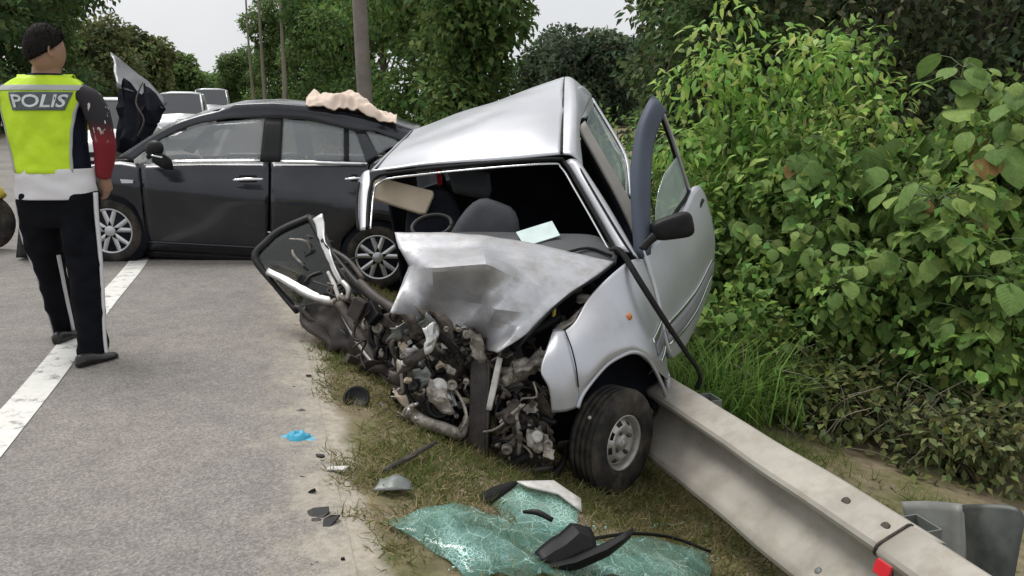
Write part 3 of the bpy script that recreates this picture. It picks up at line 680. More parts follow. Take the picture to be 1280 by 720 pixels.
# left front pillar with trim, seal
pil = patch('front_pillar', [[(706, 202, 4.69), (715, 199, 4.66), (724, 203, 4.655), (730, 213, 4.7)], [(737, 256, 4.48), (746, 252, 4.45), (758, 256, 4.44), (765, 268, 4.5)], [(772, 319, 4.26), (783, 315, 4.22), (796, 322, 4.22), (801, 333, 4.3)]], 'silver', K, 6, .01)
tube('windscreen_seal', [(459, 286, 4.64), (460, 262, 4.75), (463, 235, 4.86), (470, 222, 4.89), (492, 216, 4.86), (590, 206, 4.755), (690, 199, 4.67), (706, 204, 4.66), (722, 230, 4.55), (745, 270, 4.4), (772, 318, 4.24)], .011, 'rubber', K, 8, 5)
tube('windscreen_trim', [(463, 286, 4.66), (465, 262, 4.77), (468, 237, 4.88), (475, 228, 4.91), (494, 222, 4.88), (590, 212, 4.775), (686, 205, 4.69), (702, 210, 4.68), (718, 236, 4.57), (741, 276, 4.42), (766, 321, 4.26)], .007, 'chrome', K, 8, 5)
tube('pillar_trim', [(722, 206, 4.635), (748, 250, 4.42), (772, 290, 4.29), (790, 318, 4.2)], .007, 'rubber', K, 6, 4)
patch('front_pillar', [[(462, 213, 4.95), (455, 216, 4.96), (449, 226, 5.0)], [(463, 233, 4.87), (453, 233, 4.88), (447, 240, 4.94)], [(461, 262, 4.77), (452, 262, 4.78), (446, 266, 4.84)], [(460, 287, 4.68), (452, 288, 4.69), (448, 288, 4.74)]], 'silver', K, 5, .01)
tube('pillar_trim', [(449, 228, 4.9), (446.5, 245, 4.85), (446, 268, 4.77), (448, 288, 4.7)], .008, 'rubber', K, 6, 4)
# cabin inside: closed dark shell, tailgate with its window, left side wall
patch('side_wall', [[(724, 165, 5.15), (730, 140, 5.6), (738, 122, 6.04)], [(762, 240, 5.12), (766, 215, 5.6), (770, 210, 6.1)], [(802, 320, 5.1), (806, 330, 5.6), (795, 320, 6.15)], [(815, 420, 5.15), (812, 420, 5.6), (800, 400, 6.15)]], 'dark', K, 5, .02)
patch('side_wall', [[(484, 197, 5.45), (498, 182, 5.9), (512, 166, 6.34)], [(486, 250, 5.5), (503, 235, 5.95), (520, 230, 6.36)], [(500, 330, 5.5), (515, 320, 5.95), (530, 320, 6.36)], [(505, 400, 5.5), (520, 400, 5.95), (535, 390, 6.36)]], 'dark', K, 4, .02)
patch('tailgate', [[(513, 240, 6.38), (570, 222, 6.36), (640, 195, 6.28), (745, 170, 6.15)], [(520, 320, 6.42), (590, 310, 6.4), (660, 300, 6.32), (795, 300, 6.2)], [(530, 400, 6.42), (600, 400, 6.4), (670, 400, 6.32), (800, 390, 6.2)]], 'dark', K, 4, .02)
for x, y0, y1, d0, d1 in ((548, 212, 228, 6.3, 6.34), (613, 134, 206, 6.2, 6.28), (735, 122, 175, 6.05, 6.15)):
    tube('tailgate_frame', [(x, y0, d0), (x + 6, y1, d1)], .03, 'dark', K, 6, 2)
plate('rear_screen', [(516, 168, 6.34), (610, 131, 6.21), (704, 100, 6.11), (742, 168, 6.15), (640, 194, 6.28), (516, 238, 6.38)], 'pane_tone', K, .005)
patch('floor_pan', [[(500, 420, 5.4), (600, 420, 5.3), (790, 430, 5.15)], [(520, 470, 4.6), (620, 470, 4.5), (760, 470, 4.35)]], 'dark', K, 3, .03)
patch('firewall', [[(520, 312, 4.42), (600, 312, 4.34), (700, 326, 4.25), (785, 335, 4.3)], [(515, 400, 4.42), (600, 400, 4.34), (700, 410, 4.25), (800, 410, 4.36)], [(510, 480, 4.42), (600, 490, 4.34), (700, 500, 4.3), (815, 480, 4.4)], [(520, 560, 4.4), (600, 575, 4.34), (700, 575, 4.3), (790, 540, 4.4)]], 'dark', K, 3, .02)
# seats
def seat(c, w, h, d, m, tilt):
    g = []
    for i in range(13):
        t = i / 12; b = -math.pi / 2 + math.pi * t; r = []
        for j in range(25):
            a = 2 * math.pi * j / 24; ca, sa = math.cos(a), math.sin(a)
            e = .55
            x = w * (abs(math.cos(b)) ** e) * (abs(ca) ** e) * (1 if ca >= 0 else -1)
            y = d * (abs(math.cos(b)) ** e) * (abs(sa) ** e) * (1 if sa >= 0 else -1)
            z = h * (abs(math.sin(b)) ** e) * (1 if b >= 0 else -1)
            k = 1 - .25 * max(0, z / h)
            r.append(Vector(c) + Matrix.Rotation(tilt, 3, 'Y') @ Vector((x * k, y + .12 * z, z)))
        g.append(r)
    v, f = gridmesh(g); return mk('seat_back', v, f, m, K)
seat(P(600, 318, 4.78), .22, .33, .1, 'seat', .35)
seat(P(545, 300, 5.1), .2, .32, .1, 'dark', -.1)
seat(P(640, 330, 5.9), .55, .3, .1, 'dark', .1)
for (x, y, d) in ((520, 276, 4.55), (500, 290, 4.5)):
    pass
tube('steering_wheel', [P(540 + 24 * math.cos(a) - 6 * math.sin(a), 283 + 14 * math.sin(a), 4.55 - .06 * math.sin(a)) for a in np.linspace(0, 2 * math.pi, 17)], .014, 'black', K, 8, 2, world=True)
plate('sun_visor', [(466, 226, 5.02), (478, 222, 5.02), (541, 238, 4.92), (541, 243, 4.9), (531, 266, 4.85), (524, 266, 4.86), (466, 248, 4.98)], 'beige', K, .03, bevel=.008)
plate('tail_lamp', [(545, 213, 5.9), (551, 212, 5.9), (553, 230, 5.9), (547, 232, 5.9)], 'red', K, .02)
patch('headrest', [[(560, 216, 5.5), (590, 214, 5.45), (612, 218, 5.42)], [(566, 232, 5.45), (592, 236, 5.4), (614, 238, 5.38)], [(570, 238, 5.5), (594, 243, 5.45), (612, 244, 5.42)]], 'seat', K, 4, .05)
dash = patch('dashboard', [[(560, 292, 4.62), (620, 292, 4.58), (690, 294, 4.52), (745, 297, 4.42), (772, 318, 4.28)], [(560, 302, 4.5), (620, 300, 4.45), (690, 302, 4.38), (740, 308, 4.3), (771, 322, 4.24)], [(560, 318, 4.42), (620, 316, 4.36), (680, 318, 4.28), (730, 326, 4.2), (770, 330, 4.18)]], 'dash', K, 5, .02)
tube('wiper_grille', [(700, 318, 4.2), (735, 310, 4.25), (765, 320, 4.2)], .008, 'black', dash, 6)
o = plate('sheet_of_paper', [(645, 290, 4.42), (690, 276, 4.46), (700, 294, 4.38), (656, 308, 4.33)], 'paper', None, .006, base=P(672, 300, 4.4)); tag(o, 'pale greenish paper card lying on the wrecked hatchback dashboard', 'paper')
# left rear door, centre pillar
patch('centre_pillar', [[(722, 160, 5.06), (730, 152, 5.12)], [(748, 206, 5.03), (759, 202, 5.08)], [(775, 256, 5.0), (788, 254, 5.04)], [(797, 306, 4.98), (809, 304, 5.02)], [(812, 350, 4.98), (824, 350, 5.02)]], mat('grey_beige_pillar', (.33, .31, .28), .6, .1, .1), K, 5, .02)
patch('roof_end_trim', [[(719, 112, 5.75), (727, 108, 5.9), (738, 118, 6.0)], [(720, 132, 5.6), (731, 128, 5.75), (742, 138, 5.9)], [(722, 150, 5.4), (734, 148, 5.5), (744, 156, 5.7)]], 'silver', K, 4, .015)
rdr = patch('rear_door', [[(806, 300, 5.03), (812, 270, 5.4), (800, 250, 5.8)], [(818, 350, 5.03), (822, 330, 5.4), (810, 320, 5.85)], [(826, 430, 5.05), (824, 420, 5.4), (812, 410, 5.85)]], 'silver', K, 4, .012)
plate('window', [(734, 152, 5.16), (743, 133, 5.9), (783, 200, 5.7), (786, 244, 5.45), (772, 242, 5.1)], 'pane_light', rdr, .005)
tube('window_frame', [(740, 124, 6.02), (764, 163, 5.85), (782, 196, 5.7), (786, 222, 5.58), (788, 246, 5.42)], .014, 'silver', rdr, 8, 4)
tube('window_frame', [(735, 132, 5.85), (758, 172, 5.7), (776, 206, 5.55), (780, 240, 5.35)], .009, 'rubber', rdr, 6, 4)
# left front wing, corner piece, arch, indicator, mouldings
fen = patch('front_wing', [[(706, 414, 3.78), (719, 402, 3.82), (735, 374, 3.92), (757, 350, 4.02), (785, 327, 4.15), (803, 324, 4.27)],
    [(712, 436, 3.72), (728, 425, 3.75), (749, 402, 3.84), (773, 386, 3.95), (798, 370, 4.11), (816, 358, 4.28)],
    [(718, 460, 3.69), (736, 449, 3.73), (759, 430, 3.82), (783, 414, 3.94), (807, 408, 4.09), (825, 400, 4.29)],
    [(722, 484, 3.70), (739, 470, 3.73), (762, 447, 3.82), (791, 434, 3.93), (817, 444, 4.07), (831, 440, 4.28)],
    [(724, 508, 3.73), (728, 492, 3.76), (755, 460, 3.86), (791, 441, 3.97), (816, 459, 4.10), (836, 476, 4.29)]], 'silver', K, 6, .008)
tube('arch_lip', [(722, 510, 3.71), (730, 490, 3.725), (755, 459, 3.82), (774, 446, 3.88), (791, 440, 3.935), (806, 445, 4.0), (817, 459, 4.08), (827, 480, 4.16), (834, 500, 4.25)], .011, 'silver', fen, 8, 5)
tube('wing_seam', [(706, 413, 3.765), (714, 434, 3.71), (720, 458, 3.68), (723, 484, 3.69)], .0035, 'rubber', fen, 5, 4)
cor = patch('wing_corner', [[(692, 412, 3.80), (698, 412, 3.79), (706, 414, 3.78)], [(682, 440, 3.70), (697, 437, 3.70), (712, 436, 3.72)], [(676, 464, 3.64), (697, 462, 3.66), (718, 460, 3.69)], [(686, 486, 3.64), (704, 487, 3.66), (722, 484, 3.70)], [(690, 515, 3.66), (707, 514, 3.68), (724, 508, 3.73)]], 'silver', K, 5, .008)
patch('wing_top', [[(694, 412, 3.84), (704, 412, 3.82), (719, 402, 3.84)], [(705, 400, 3.95), (715, 396, 3.93), (730, 382, 3.92)]], 'dirty_alu', K, 4, .01, dent=.015, dscale=14)
F = frame_of(Vector((.66, -.72, .2)))
lathe('side_indicator', P(785.5, 396, 3.985), F, [(.02, -.004), (.02, .006), (.014, .014), (0, .017)], 'amber', fen, 16)
strip('moulding', fen, .82, .99, .61, .645, .010, 'chrome', v0b=.50, v1b=.53); strip('moulding', fen, .84, .99, .66, .76, .009, mat('grey_wing_moulding', (.20, .205, .22), .5, .2, .08), v0b=.545, v1b=.66); strip('moulding', fen, .88, .99, .80, .83, .010, 'chrome', v0b=.70, v1b=.735)
patch('arch_liner', [[(720, 500, 3.95), (750, 455, 4.02), (791, 436, 4.12), (820, 450, 4.25), (838, 500, 4.4)], [(725, 500, 4.2), (752, 452, 4.25), (792, 432, 4.35), (822, 448, 4.45), (838, 500, 4.55)], [(735, 560, 4.25), (755, 520, 4.3), (790, 500, 4.38), (815, 510, 4.45), (825, 540, 4.5)]], 'dark', K, 4, .01)
patch('sill', [[(834, 470, 4.28), (824, 440, 4.9), (812, 420, 5.6)], [(836, 505, 4.3), (826, 470, 4.9), (814, 445, 5.6)]], 'silver', K, 4, .03)
WN = Vector((.73, -.68, .02))
wheel(K, P(781, 554, 3.94), WN, .268, .138, .16, 'steel', 'rim_steel', 48)
wheel(K, P(505, 503, 4.3), Vector((-.93, -.35, .12)), .265, .14, .15, 'steel', 'rim_steel', 40)
tube('wheel_hub', [P(781, 554, 3.94) - WN.normalized() * .05, P(700, 560, 4.1)], .035, 'steel_dark', K, 10, 2, world=True)
lathe('balance_weight', P(737, 522, 3.80), frame_of(Vector((-.2, -.9, .3))), [(.009, 0), (.009, .006), (0, .008)], 'white_plastic', K, 8)
# crumpled bonnet
bon = [[(493, 291, 4.36), (545, 291, 4.32), (600, 294, 4.27), (660, 303, 4.2), (715, 316, 4.17), (768, 328, 4.15)],
       [(498, 310, 4.22), (545, 312, 4.14), (604, 311, 4.06), (655, 322, 4.01), (705, 338, 3.99), (745, 346, 4.0)],
       [(512, 332, 4.14), (541, 335, 3.74), (608, 330, 3.63), (650, 350, 3.82), (690, 364, 3.87), (716, 364, 3.9)],
       [(500, 362, 3.96), (540, 372, 3.93), (604, 380, 3.84), (618, 386, 3.62), (665, 392, 3.75), (690, 385, 3.8)],
       [(487, 391, 3.78), (538, 402, 4.04), (572, 414, 3.90), (600, 434, 3.98), (622, 441, 3.56), (662, 415, 3.7)]]
patch('bonnet', bon, 'silver_crush', K, 9, .006, smooth=False, dent=.005, dscale=10, relax=1, sharp=19)
tube('bonnet_edge', [(768, 329, 4.14), (745, 347, 3.99), (717, 365, 3.885), (691, 386, 3.785), (663, 416, 3.69), (645, 438, 3.66)], .008, 'rubber', K, 6, 4)
# long black weather strip hanging off the pillar
o = tube('weather_strip', [(762, 312, 4.2), (776, 314, 4.17), (800, 352, 4.08), (828, 396, 4.1), (856, 438, 4.2), (871, 460, 4.26), (875, 474, 4.3), (871, 486, 4.32)], [.012, .018, .02, .021, .02, .018, .016, .014], 'rubber', K, 10, 6, flat=.55)
# open left front door
D = patch('front_door', [[(802, 314, 4.38), (830, 291, 4.62), (852, 263, 4.88), (868, 233, 5.08), (878, 242, 5.15), (884, 262, 5.2)],
    [(818, 372, 4.36), (842, 346, 4.6), (866, 319, 4.86), (884, 292, 5.1), (889, 292, 5.17), (891, 300, 5.22)],
    [(832, 433, 4.38), (850, 415, 4.62), (869, 386, 4.87), (883, 352, 5.11), (887, 345, 5.18), (888, 342, 5.22)],
    [(838, 448, 4.42), (853, 434, 4.66), (869, 402, 4.9), (881, 372, 5.13), (885, 362, 5.19), (886, 356, 5.22)]], 'silver', K, 6, .03)
M['mould'] = mat('grey_side_moulding', (.24, .245, .26), .5, .2, .08)
strip('moulding', D, .02, .86, .515, .535, .020, 'chrome'); strip('moulding', D, .02, .86, .54, .645, .018, 'mould'); strip('moulding', D, .02, .86, .65, .67, .020, 'chrome')
patch('window_frame', [[(794, 322, 4.40), (803, 322, 4.38), (811, 318, 4.42)], [(791, 262, 4.47), (800, 262, 4.44), (811, 264, 4.47)], [(790, 212, 4.53), (800, 208, 4.5), (812, 212, 4.54)], [(797, 165, 4.6), (806, 160, 4.57), (817, 172, 4.62)], [(808, 136, 4.66), (818, 132, 4.64), (828, 144, 4.68)], [(815, 121, 4.7), (822, 128, 4.7), (832, 141, 4.72)]], 'silver_dark', D, 5, .03)
tube('window_frame', [(828, 140, 4.72), (838, 166, 4.82), (850, 202, 4.93), (862, 240, 5.06)], .012, 'silver', D, 8, 4)
tube('window_frame', [(825, 144, 4.74), (835, 170, 4.84), (847, 206, 4.95), (859, 243, 5.07)], .010, 'rubber', D, 6, 4)
tube('belt_seal', [(808, 302, 4.42), (832, 282, 4.64), (850, 258, 4.88), (862, 240, 5.06)], .012, 'rubber', D, 6, 4)
plate('window_pane', [(820, 284, 4.56), (820, 262, 4.58), (823, 240, 4.62), (831, 217, 4.72), (846, 197, 4.88), (852, 214, 4.94), (859, 240, 5.03), (848, 258, 4.88), (835, 275, 4.7)], 'pane_light', D, .005)
lathe('lock', P(870, 268, 5.06), frame_of(Vector((.5, -.85, .1))), [(.018, -.004), (.018, .004), (0, .006)], 'black', D, 12)
tube('handle', [(868, 272, 5.02), (874, 258, 5.06), (878, 250, 5.1)], .014, 'black', D, 8, 4)
g = []
for i in range(13):
    b = -math.pi / 2 + math.pi * i / 12; r = []
    for j in range(25):
        a = 2 * math.pi * j / 24; e = .5; ca, sa = math.cos(a), math.sin(a); cb = abs(math.cos(b)) ** e
        sx = cb * abs(ca) ** e * math.copysign(1, ca); sz = cb * abs(sa) ** e * math.copysign(1, sa); sy = abs(math.sin(b)) ** e * math.copysign(1, b)
        c = P(840, 284, 4.42); tl = math.radians(13)
        x_ = sx * .118; z_ = sz * (.066 + .012 * sx)
        r.append(c + Vector((x_ * math.cos(tl) - z_ * math.sin(tl), sy * .055, x_ * math.sin(tl) + z_ * math.cos(tl))))
    g.append(r)
v, f = gridmesh(g); mk('mirror', v, f, 'black', D)
tube('mirror_arm', [(822, 292, 4.42), (808, 304, 4.40), (802, 312, 4.4)], [.03, .025, .03], 'black', D, 8, 3)
# crushed right side: torn door with bent frame, strips and dark trim
T = patch('torn_door', [[(369, 386, 4.82), (392, 380, 4.78), (415, 376, 4.7), (440, 372, 4.6)], [(388, 412, 4.74), (410, 405, 4.68), (432, 398, 4.6), (455, 392, 4.5)], [(412, 440, 4.66), (432, 430, 4.58), (452, 424, 4.5), (475, 420, 4.42)], [(440, 462, 4.56), (455, 456, 4.5), (472, 452, 4.44), (492, 448, 4.36)], [(468, 480, 4.46), (478, 478, 4.42), (488, 478, 4.38), (498, 480, 4.34)]], 'brown_trim', K, 6, .02, smooth=False, dent=.06, dscale=9, relax=2)
tube('window_frame', [(372, 390, 4.83), (345, 358, 4.95), (319, 322, 5.05), (334, 302, 5.1), (352, 287, 5.12), (388, 271, 5.1)], [.02, .02, .026, .03, .03, .028], 'black', T, 8, 4, flat=.6)
tube('window_frame', [(388, 271, 5.1), (400, 296, 5.0), (418, 326, 4.88), (432, 348, 4.76), (448, 370, 4.62)], [.028, .022, .02, .02, .02], 'black', T, 8, 4, flat=.6)
plate('window_pane', [(372, 386, 4.84), (322, 322, 5.05), (352, 291, 5.11), (386, 275, 5.1), (415, 326, 4.9), (434, 366, 4.72)], glass_mat('dark_green_glass', (.014, .017, .016), .62), T, .006)
patch('trim_strip', [[(336, 335, 4.95), (366, 350, 4.86), (392, 364, 4.76), (412, 371, 4.68), (428, 366, 4.62)], [(333, 341, 4.93), (362, 357, 4.83), (390, 372, 4.73), (414, 378, 4.65), (430, 370, 4.6)], [(336, 344, 4.99), (364, 361, 4.89), (390, 376, 4.79), (416, 382, 4.71), (431, 375, 4.65)]], 'bare', T, 5, .006, dent=.004, dscale=16)
patch('trim_strip', [[(392, 274, 4.95), (400, 300, 4.86), (410, 325, 4.76), (424, 356, 4.64)], [(404, 268, 4.94), (408, 298, 4.84), (416, 322, 4.74), (429, 354, 4.63)]], 'bare', T, 5, .014, dent=.012, dscale=12)
tube('trim_strip', [(410, 340, 4.72), (418, 356, 4.66), (424, 374, 4.6)], [.01, .014, .012], 'white_plastic', T, 6)
tube('bent_bar', [(424, 378, 4.58), (444, 410, 4.5), (464, 440, 4.42), (482, 470, 4.34), (490, 488, 4.28)], [.03, .032, .034, .034, .03], 'steel_dark', T, 7, 4, flat=.6)
tube('bent_bar', [(428, 392, 4.55), (446, 424, 4.47), (462, 448, 4.4), (474, 464, 4.34)], [.012, .018, .016, .012], 'bare', T, 7, 4)
tube('bent_bar', [(404, 300, 4.85), (426, 330, 4.72), (448, 356, 4.56), (474, 378, 4.42), (496, 396, 4.32)], [.018, .022, .025, .03, .035], 'black', T, 7, 4)
tube('bent_bar', [(414, 312, 4.8), (436, 326, 4.68), (455, 350, 4.55)], [.012, .014, .016], 'steel_dark', T, 7, 4)
patch('inner_panel', [[(432, 366, 4.6), (462, 376, 4.46), (498, 392, 4.3)], [(452, 402, 4.5), (478, 412, 4.4), (502, 420, 4.28)], [(474, 446, 4.42), (492, 450, 4.34), (508, 456, 4.26)], [(492, 478, 4.34), (502, 482, 4.3), (512, 488, 4.24)]], 'steel_dark', T, 3, .015, smooth=False, dent=.08, dscale=11, sharp=14)
tube('hinge', [(428, 352, 4.6), (436, 362, 4.56), (434, 374, 4.56)], [.014, .018, .012], 'bare', T, 8)
tube('lower_bar', [(450, 352, 4.55), (470, 372, 4.42), (500, 392, 4.3)], [.02, .03, .035], 'steel_dark', T, 8)
for k in range(46):
    x = random.uniform(415, 505); y = 352 + (x - 430) * 1.05 + random.uniform(-14, 46); d = 4.6 - (x - 430) * .0045 + random.uniform(-.04, .06)
    p = P(x, y, d); tube('torn_sheet', [p, jitter(p, .06) + Vector((.03, 0, -.05)), jitter(p, .08) + Vector((.08, 0, -.14))], [.008, .02, .006], random.choice(['steel_dark', 'brown_trim', 'black', 'dirty_alu', 'rust', 'black', 'black']), T, 5, 3, world=True, flat=.4)
# crushed dark inner skin and door mechanism inside the frame
patch('inner_skin', [[(352, 300, 5.14), (372, 286, 5.14), (388, 276, 5.12), (400, 280, 5.06)], [(366, 330, 5.04), (388, 320, 5.0), (404, 312, 4.96), (416, 312, 4.92)], [(378, 358, 4.94), (400, 350, 4.9), (418, 342, 4.84), (432, 342, 4.78)], [(380, 386, 4.86), (404, 378, 4.8), (426, 370, 4.72), (446, 368, 4.62)]], 'black', T, 3, .012, smooth=False, dent=.09, dscale=9, sharp=14)
for k in range(14):
    x, y = random.uniform(372, 440), random.uniform(292, 378); p = P(x, y, 5.12 - (y - 280) * .004 + random.uniform(-.06, .02))
    q = p + Vector((random.uniform(-.2, .2), random.uniform(-.1, .1), random.uniform(-.22, .1)))
    tube('door_mechanism', [p, p.lerp(q, .5) + Vector((random.uniform(-.05, .05), 0, random.uniform(-.04, .04))), q], [.006, random.uniform(.008, .018), .006], random.choice(['steel_dark', 'black', 'black', 'brown_trim', 'dirty_alu']), T, 6, 3, world=True, flat=.5)
# cooling fan shoved against the engine
fc = P(655, 520, 3.74); FF = frame_of(Vector((.15, -.95, .2)))
fan = lathe('cooling_fan', fc, FF, [(.135, -.03), (.14, -.02), (.14, .0), (.13, .004), (.128, -.02)], 'black', K, 28)
for k in range(7):
    an = 2 * math.pi * k / 7; v_ = [FF @ Vector((r_ * math.cos(an + da), r_ * math.sin(an + da), zz)) + fc for r_, da, zz in ((.03, -.3, -.03), (.12, -.22, -.03), (.12, .22, -.012), (.03, .5, -.012))]
    mk('fan_blade', v_, [(0, 1, 2, 3)], 'black', fan, solid=.003)
tube('drive_belt', [P(522 + 16 * math.cos(a), 470 + 34 * math.sin(a), 3.78) for a in np.linspace(0, 2 * math.pi, 15)], .010, 'black', K, 6, 2, world=True, flat=.5)
for hp in ([(512, 430, 3.8), (530, 418, 3.76), (556, 424, 3.74), (572, 442, 3.74)], [(640, 436, 3.84), (656, 420, 3.88), (676, 410, 3.9), (700, 396, 3.96)], [(560, 560, 3.74), (590, 588, 3.7), (630, 584, 3.7), (660, 570, 3.7)]):
    tube('radiator_hose', hp, .02, 'rubber', K, 10, 5)
# ---- front: radiator support, bent rails, engine, lamps, cables
plate('radiator_support', [(588, 446, 3.80), (604, 442, 3.78), (612, 452, 3.77), (611, 520, 3.74), (609, 572, 3.74), (596, 580, 3.74), (583, 572, 3.76), (586, 510, 3.78)], 'steel_dark', K, .04, bevel=.006)
tube('support_flange', [(611, 450, 3.75), (610, 510, 3.72), (608, 570, 3.72)], .009, 'steel_dark', K, 6)
patch('strut', [[(622, 446, 3.72), (628, 448, 3.71)], [(614, 482, 3.7), (621, 484, 3.69)], [(608, 512, 3.7), (614, 513, 3.69)]], 'white_plastic', K, 4, .012)
patch('lamp_bracket', [[(622, 462, 3.76), (640, 455, 3.76), (662, 446, 3.78), (684, 437, 3.8), (698, 424, 3.84)], [(624, 472, 3.72), (644, 468, 3.71), (664, 460, 3.73), (682, 450, 3.76), (698, 440, 3.8)], [(628, 478, 3.76), (646, 476, 3.75), (666, 468, 3.76), (684, 460, 3.79), (700, 452, 3.82)]], 'dirty_alu', K, 5, .012, smooth=False, dent=.05, dscale=22)
patch('lamp_housing', [[(636, 480, 3.8), (660, 472, 3.78), (686, 476, 3.74)], [(628, 520, 3.78), (656, 516, 3.84), (688, 508, 3.74)], [(630, 556, 3.76), (656, 560, 3.78), (684, 548, 3.74)], [(640, 578, 3.78), (660, 582, 3.8), (682, 574, 3.78)]], 'rust', K, 6, .012, smooth=False, dent=.09, dscale=16)
lathe('fog_lamp', P(671, 546, 3.68), frame_of(Vector((.1, -.95, .2))), [(.026, -.04), (.029, -.005), (.026, .004), (.014, .002), (0, .0)], 'white_plastic', K, 20)
lathe('filler_cap', P(548, 484, 3.72), frame_of(Vector((.05, -.95, .25))), [(.042, -.03), (.043, 0), (.038, .010), (.022, .008), (.020, .016), (0, .018)], 'white_plastic', K, 24)
lathe('pulley', P(549, 508, 3.74), frame_of(Vector((.05, -.95, .25))), [(.06, -.06), (.06, 0), (.045, .004), (.04, -.01), (.02, -.01), (.018, .01), (0, .01)], 'black', K, 24)
tube('exhaust_pipe', [(512, 514, 3.82), (520, 522, 3.76), (536, 530, 3.72), (556, 536, 3.7), (574, 542, 3.72), (580, 532, 3.76)], [.03, .032, .03, .03, .028, .02], 'dirty_alu', K, 10, 4)
tube('hose', [(575, 540, 3.7), (583, 522, 3.7), (577, 500, 3.72), (566, 484, 3.78)], .008, 'dirty_alu', K, 6)
tube('cable', [(604, 540, 3.68), (620, 536, 3.67), (640, 520, 3.68), (656, 505, 3.7)], .006, 'dirty_alu', K, 6)
tube('cable', [(652, 505, 3.7), (645, 520, 3.68), (650, 545, 3.68), (648, 568, 3.7)], [.008, .012, .014, .01], 'dirty_alu', K, 6)
tube('yellow_cable', [(690, 372, 3.97), (693, 388, 3.95), (690, 402, 3.94)], .009, 'yellow', K, 6)
for i, (x, y, d, w, h, m) in enumerate([(520, 440, 3.95, .16, .14, 'rust'), (548, 440, 3.92, .14, .12, 'rust'), (515, 470, 3.9, .13, .16, 'dirty_alu'), (530, 500, 3.9, .2, .14, 'rust'), (570, 460, 3.9, .1, .16, 'rust'), (560, 545, 3.85, .24, .1, 'steel_dark'), (525, 545, 3.88, .16, .1, 'black'), (635, 440, 4.0, .12, .2, 'steel_dark'), (640, 500, 3.9, .2, .2, 'rust'), (595, 430, 3.9, .1, .1, 'dirty_alu'), (560, 500, 4.05, .4, .36, 'rust')]):
    o = box('engine_block', P(x, y, d), (w, .14, h), m, K, rot=Matrix.Rotation(random.uniform(-.4, .4), 3, 'Y') @ Matrix.Rotation(random.uniform(-.5, .5), 3, 'Z'), bevel=.015)
def junk(n, xr, yr, dr, mats, smin, smax):
    for k in range(n):
        x, y, d = random.uniform(*xr), random.uniform(*yr), random.uniform(*dr); p = P(x, y, d); s = random.uniform(smin, smax); m = random.choice(mats)
        q = random.random()
        if q < .3:
            pts = [p]
            for _ in range(3): pts.append(pts[-1] + Vector((random.uniform(-1, 1), random.uniform(-.5, .5), random.uniform(-1, 1))) * s * 1.3)
            tube(random.choice(['hose', 'cable', 'pipe']), pts, random.uniform(.004, .013), m, K, 6, 3, world=True)
        elif q < .55:
            R = frame_of(Vector((random.uniform(-.7, .7), -1, random.uniform(-.5, .7))))
            r_ = s * .5; lathe(random.choice(['pulley', 'cap', 'bush']), p, R, [(r_, -s * .5), (r_, 0), (r_ * .85, s * .1), (r_ * .5, s * .1), (r_ * .45, s * .02), (0, s * .02)], m, K, 14)
        elif q < .8:
            R = Matrix.Rotation(random.uniform(-1, 1), 3, 'Y') @ Matrix.Rotation(random.uniform(-.8, .8), 3, 'Z') @ Matrix.Rotation(random.uniform(-.6, .6), 3, 'X')
            box('engine_part', p, (s * random.uniform(.6, 1.4), s * .6, s * random.uniform(.4, 1.2)), m, K, rot=R, bevel=s * .08)
        else:
            a, b = Vector((random.uniform(-1, 1), random.uniform(-.4, .4), random.uniform(-.6, .6))) * s, Vector((random.uniform(-.4, .4), random.uniform(-.6, .6), random.uniform(-1, 1))) * s
            patch('torn_bracket', [[p - a - b, p - b, p + a - b], [p - a, jitter(p, s * .3), p + a], [p - a + b, p + b, p + a + b * .6]], m, K, 3, .004, world=True, dent=s * .35, dscale=2 / s)
junk(150, (498, 590), (408, 565), (3.72, 3.9), ['rust', 'dirty_alu', 'dirty_alu', 'steel_dark', 'black', 'black', 'bare', 'rust', 'beige'], .015, .055)
junk(60, (618, 690), (478, 580), (3.66, 3.8), ['rust', 'dirty_alu', 'rust', 'steel_dark', 'black', 'dirty_alu'], .015, .055)
junk(30, (650, 745), (345, 430), (3.98, 4.15), ['black', 'steel_dark', 'black', 'steel_dark', 'dirty_alu', 'dark'], .03, .08)
junk(30, (500, 700), (548, 592), (3.75, 3.95), ['black', 'steel_dark', 'black', 'rust'], .03, .09)
junk(34, (428, 500), (378, 500), (4.28, 4.42), ['black', 'steel_dark', 'black', 'brown_trim', 'steel_dark', 'dirty_alu'], .03, .10)
junk(16, (488, 520), (470, 560), (3.85, 4.0), ['black', 'steel_dark', 'black', 'rust'], .03, .08)
junk(24, (588, 650), (430, 480), (3.78, 3.95), ['steel_dark', 'rust', 'black', 'dirty_alu'], .03, .06)
for k in range(22):          # larger torn sheets and brackets over the engine
    x, y = random.choice([(random.uniform(500, 585), random.uniform(410, 560)), (random.uniform(620, 688), random.uniform(470, 575)), (random.uniform(495, 600), random.uniform(405, 450))]); p = P(x, y, random.uniform(3.68, 3.78)); s = random.uniform(.045, .09)
    a, b = Vector((random.uniform(.5, 1), random.uniform(-.5, .5), random.uniform(-.6, .6))) * s, Vector((random.uniform(-.4, .4), random.uniform(-.5, .5), 1)) * s * random.uniform(.5, 1.1)
    patch('torn_sheet', [[p - a - b, p - b * 1.2, p + a - b * .7], [p - a * .8, jitter(p, s * .35), p + a * 1.1], [p - a + b, p + b * .8, p + a * .7 + b]], ('dirty_alu', 'galv_dark', 'rust', 'steel_dark', 'bare', 'silver_crush')[k % 6], K, 3, .004, smooth=False, world=True, dent=s * .3, dscale=1.6 / s, sharp=15)
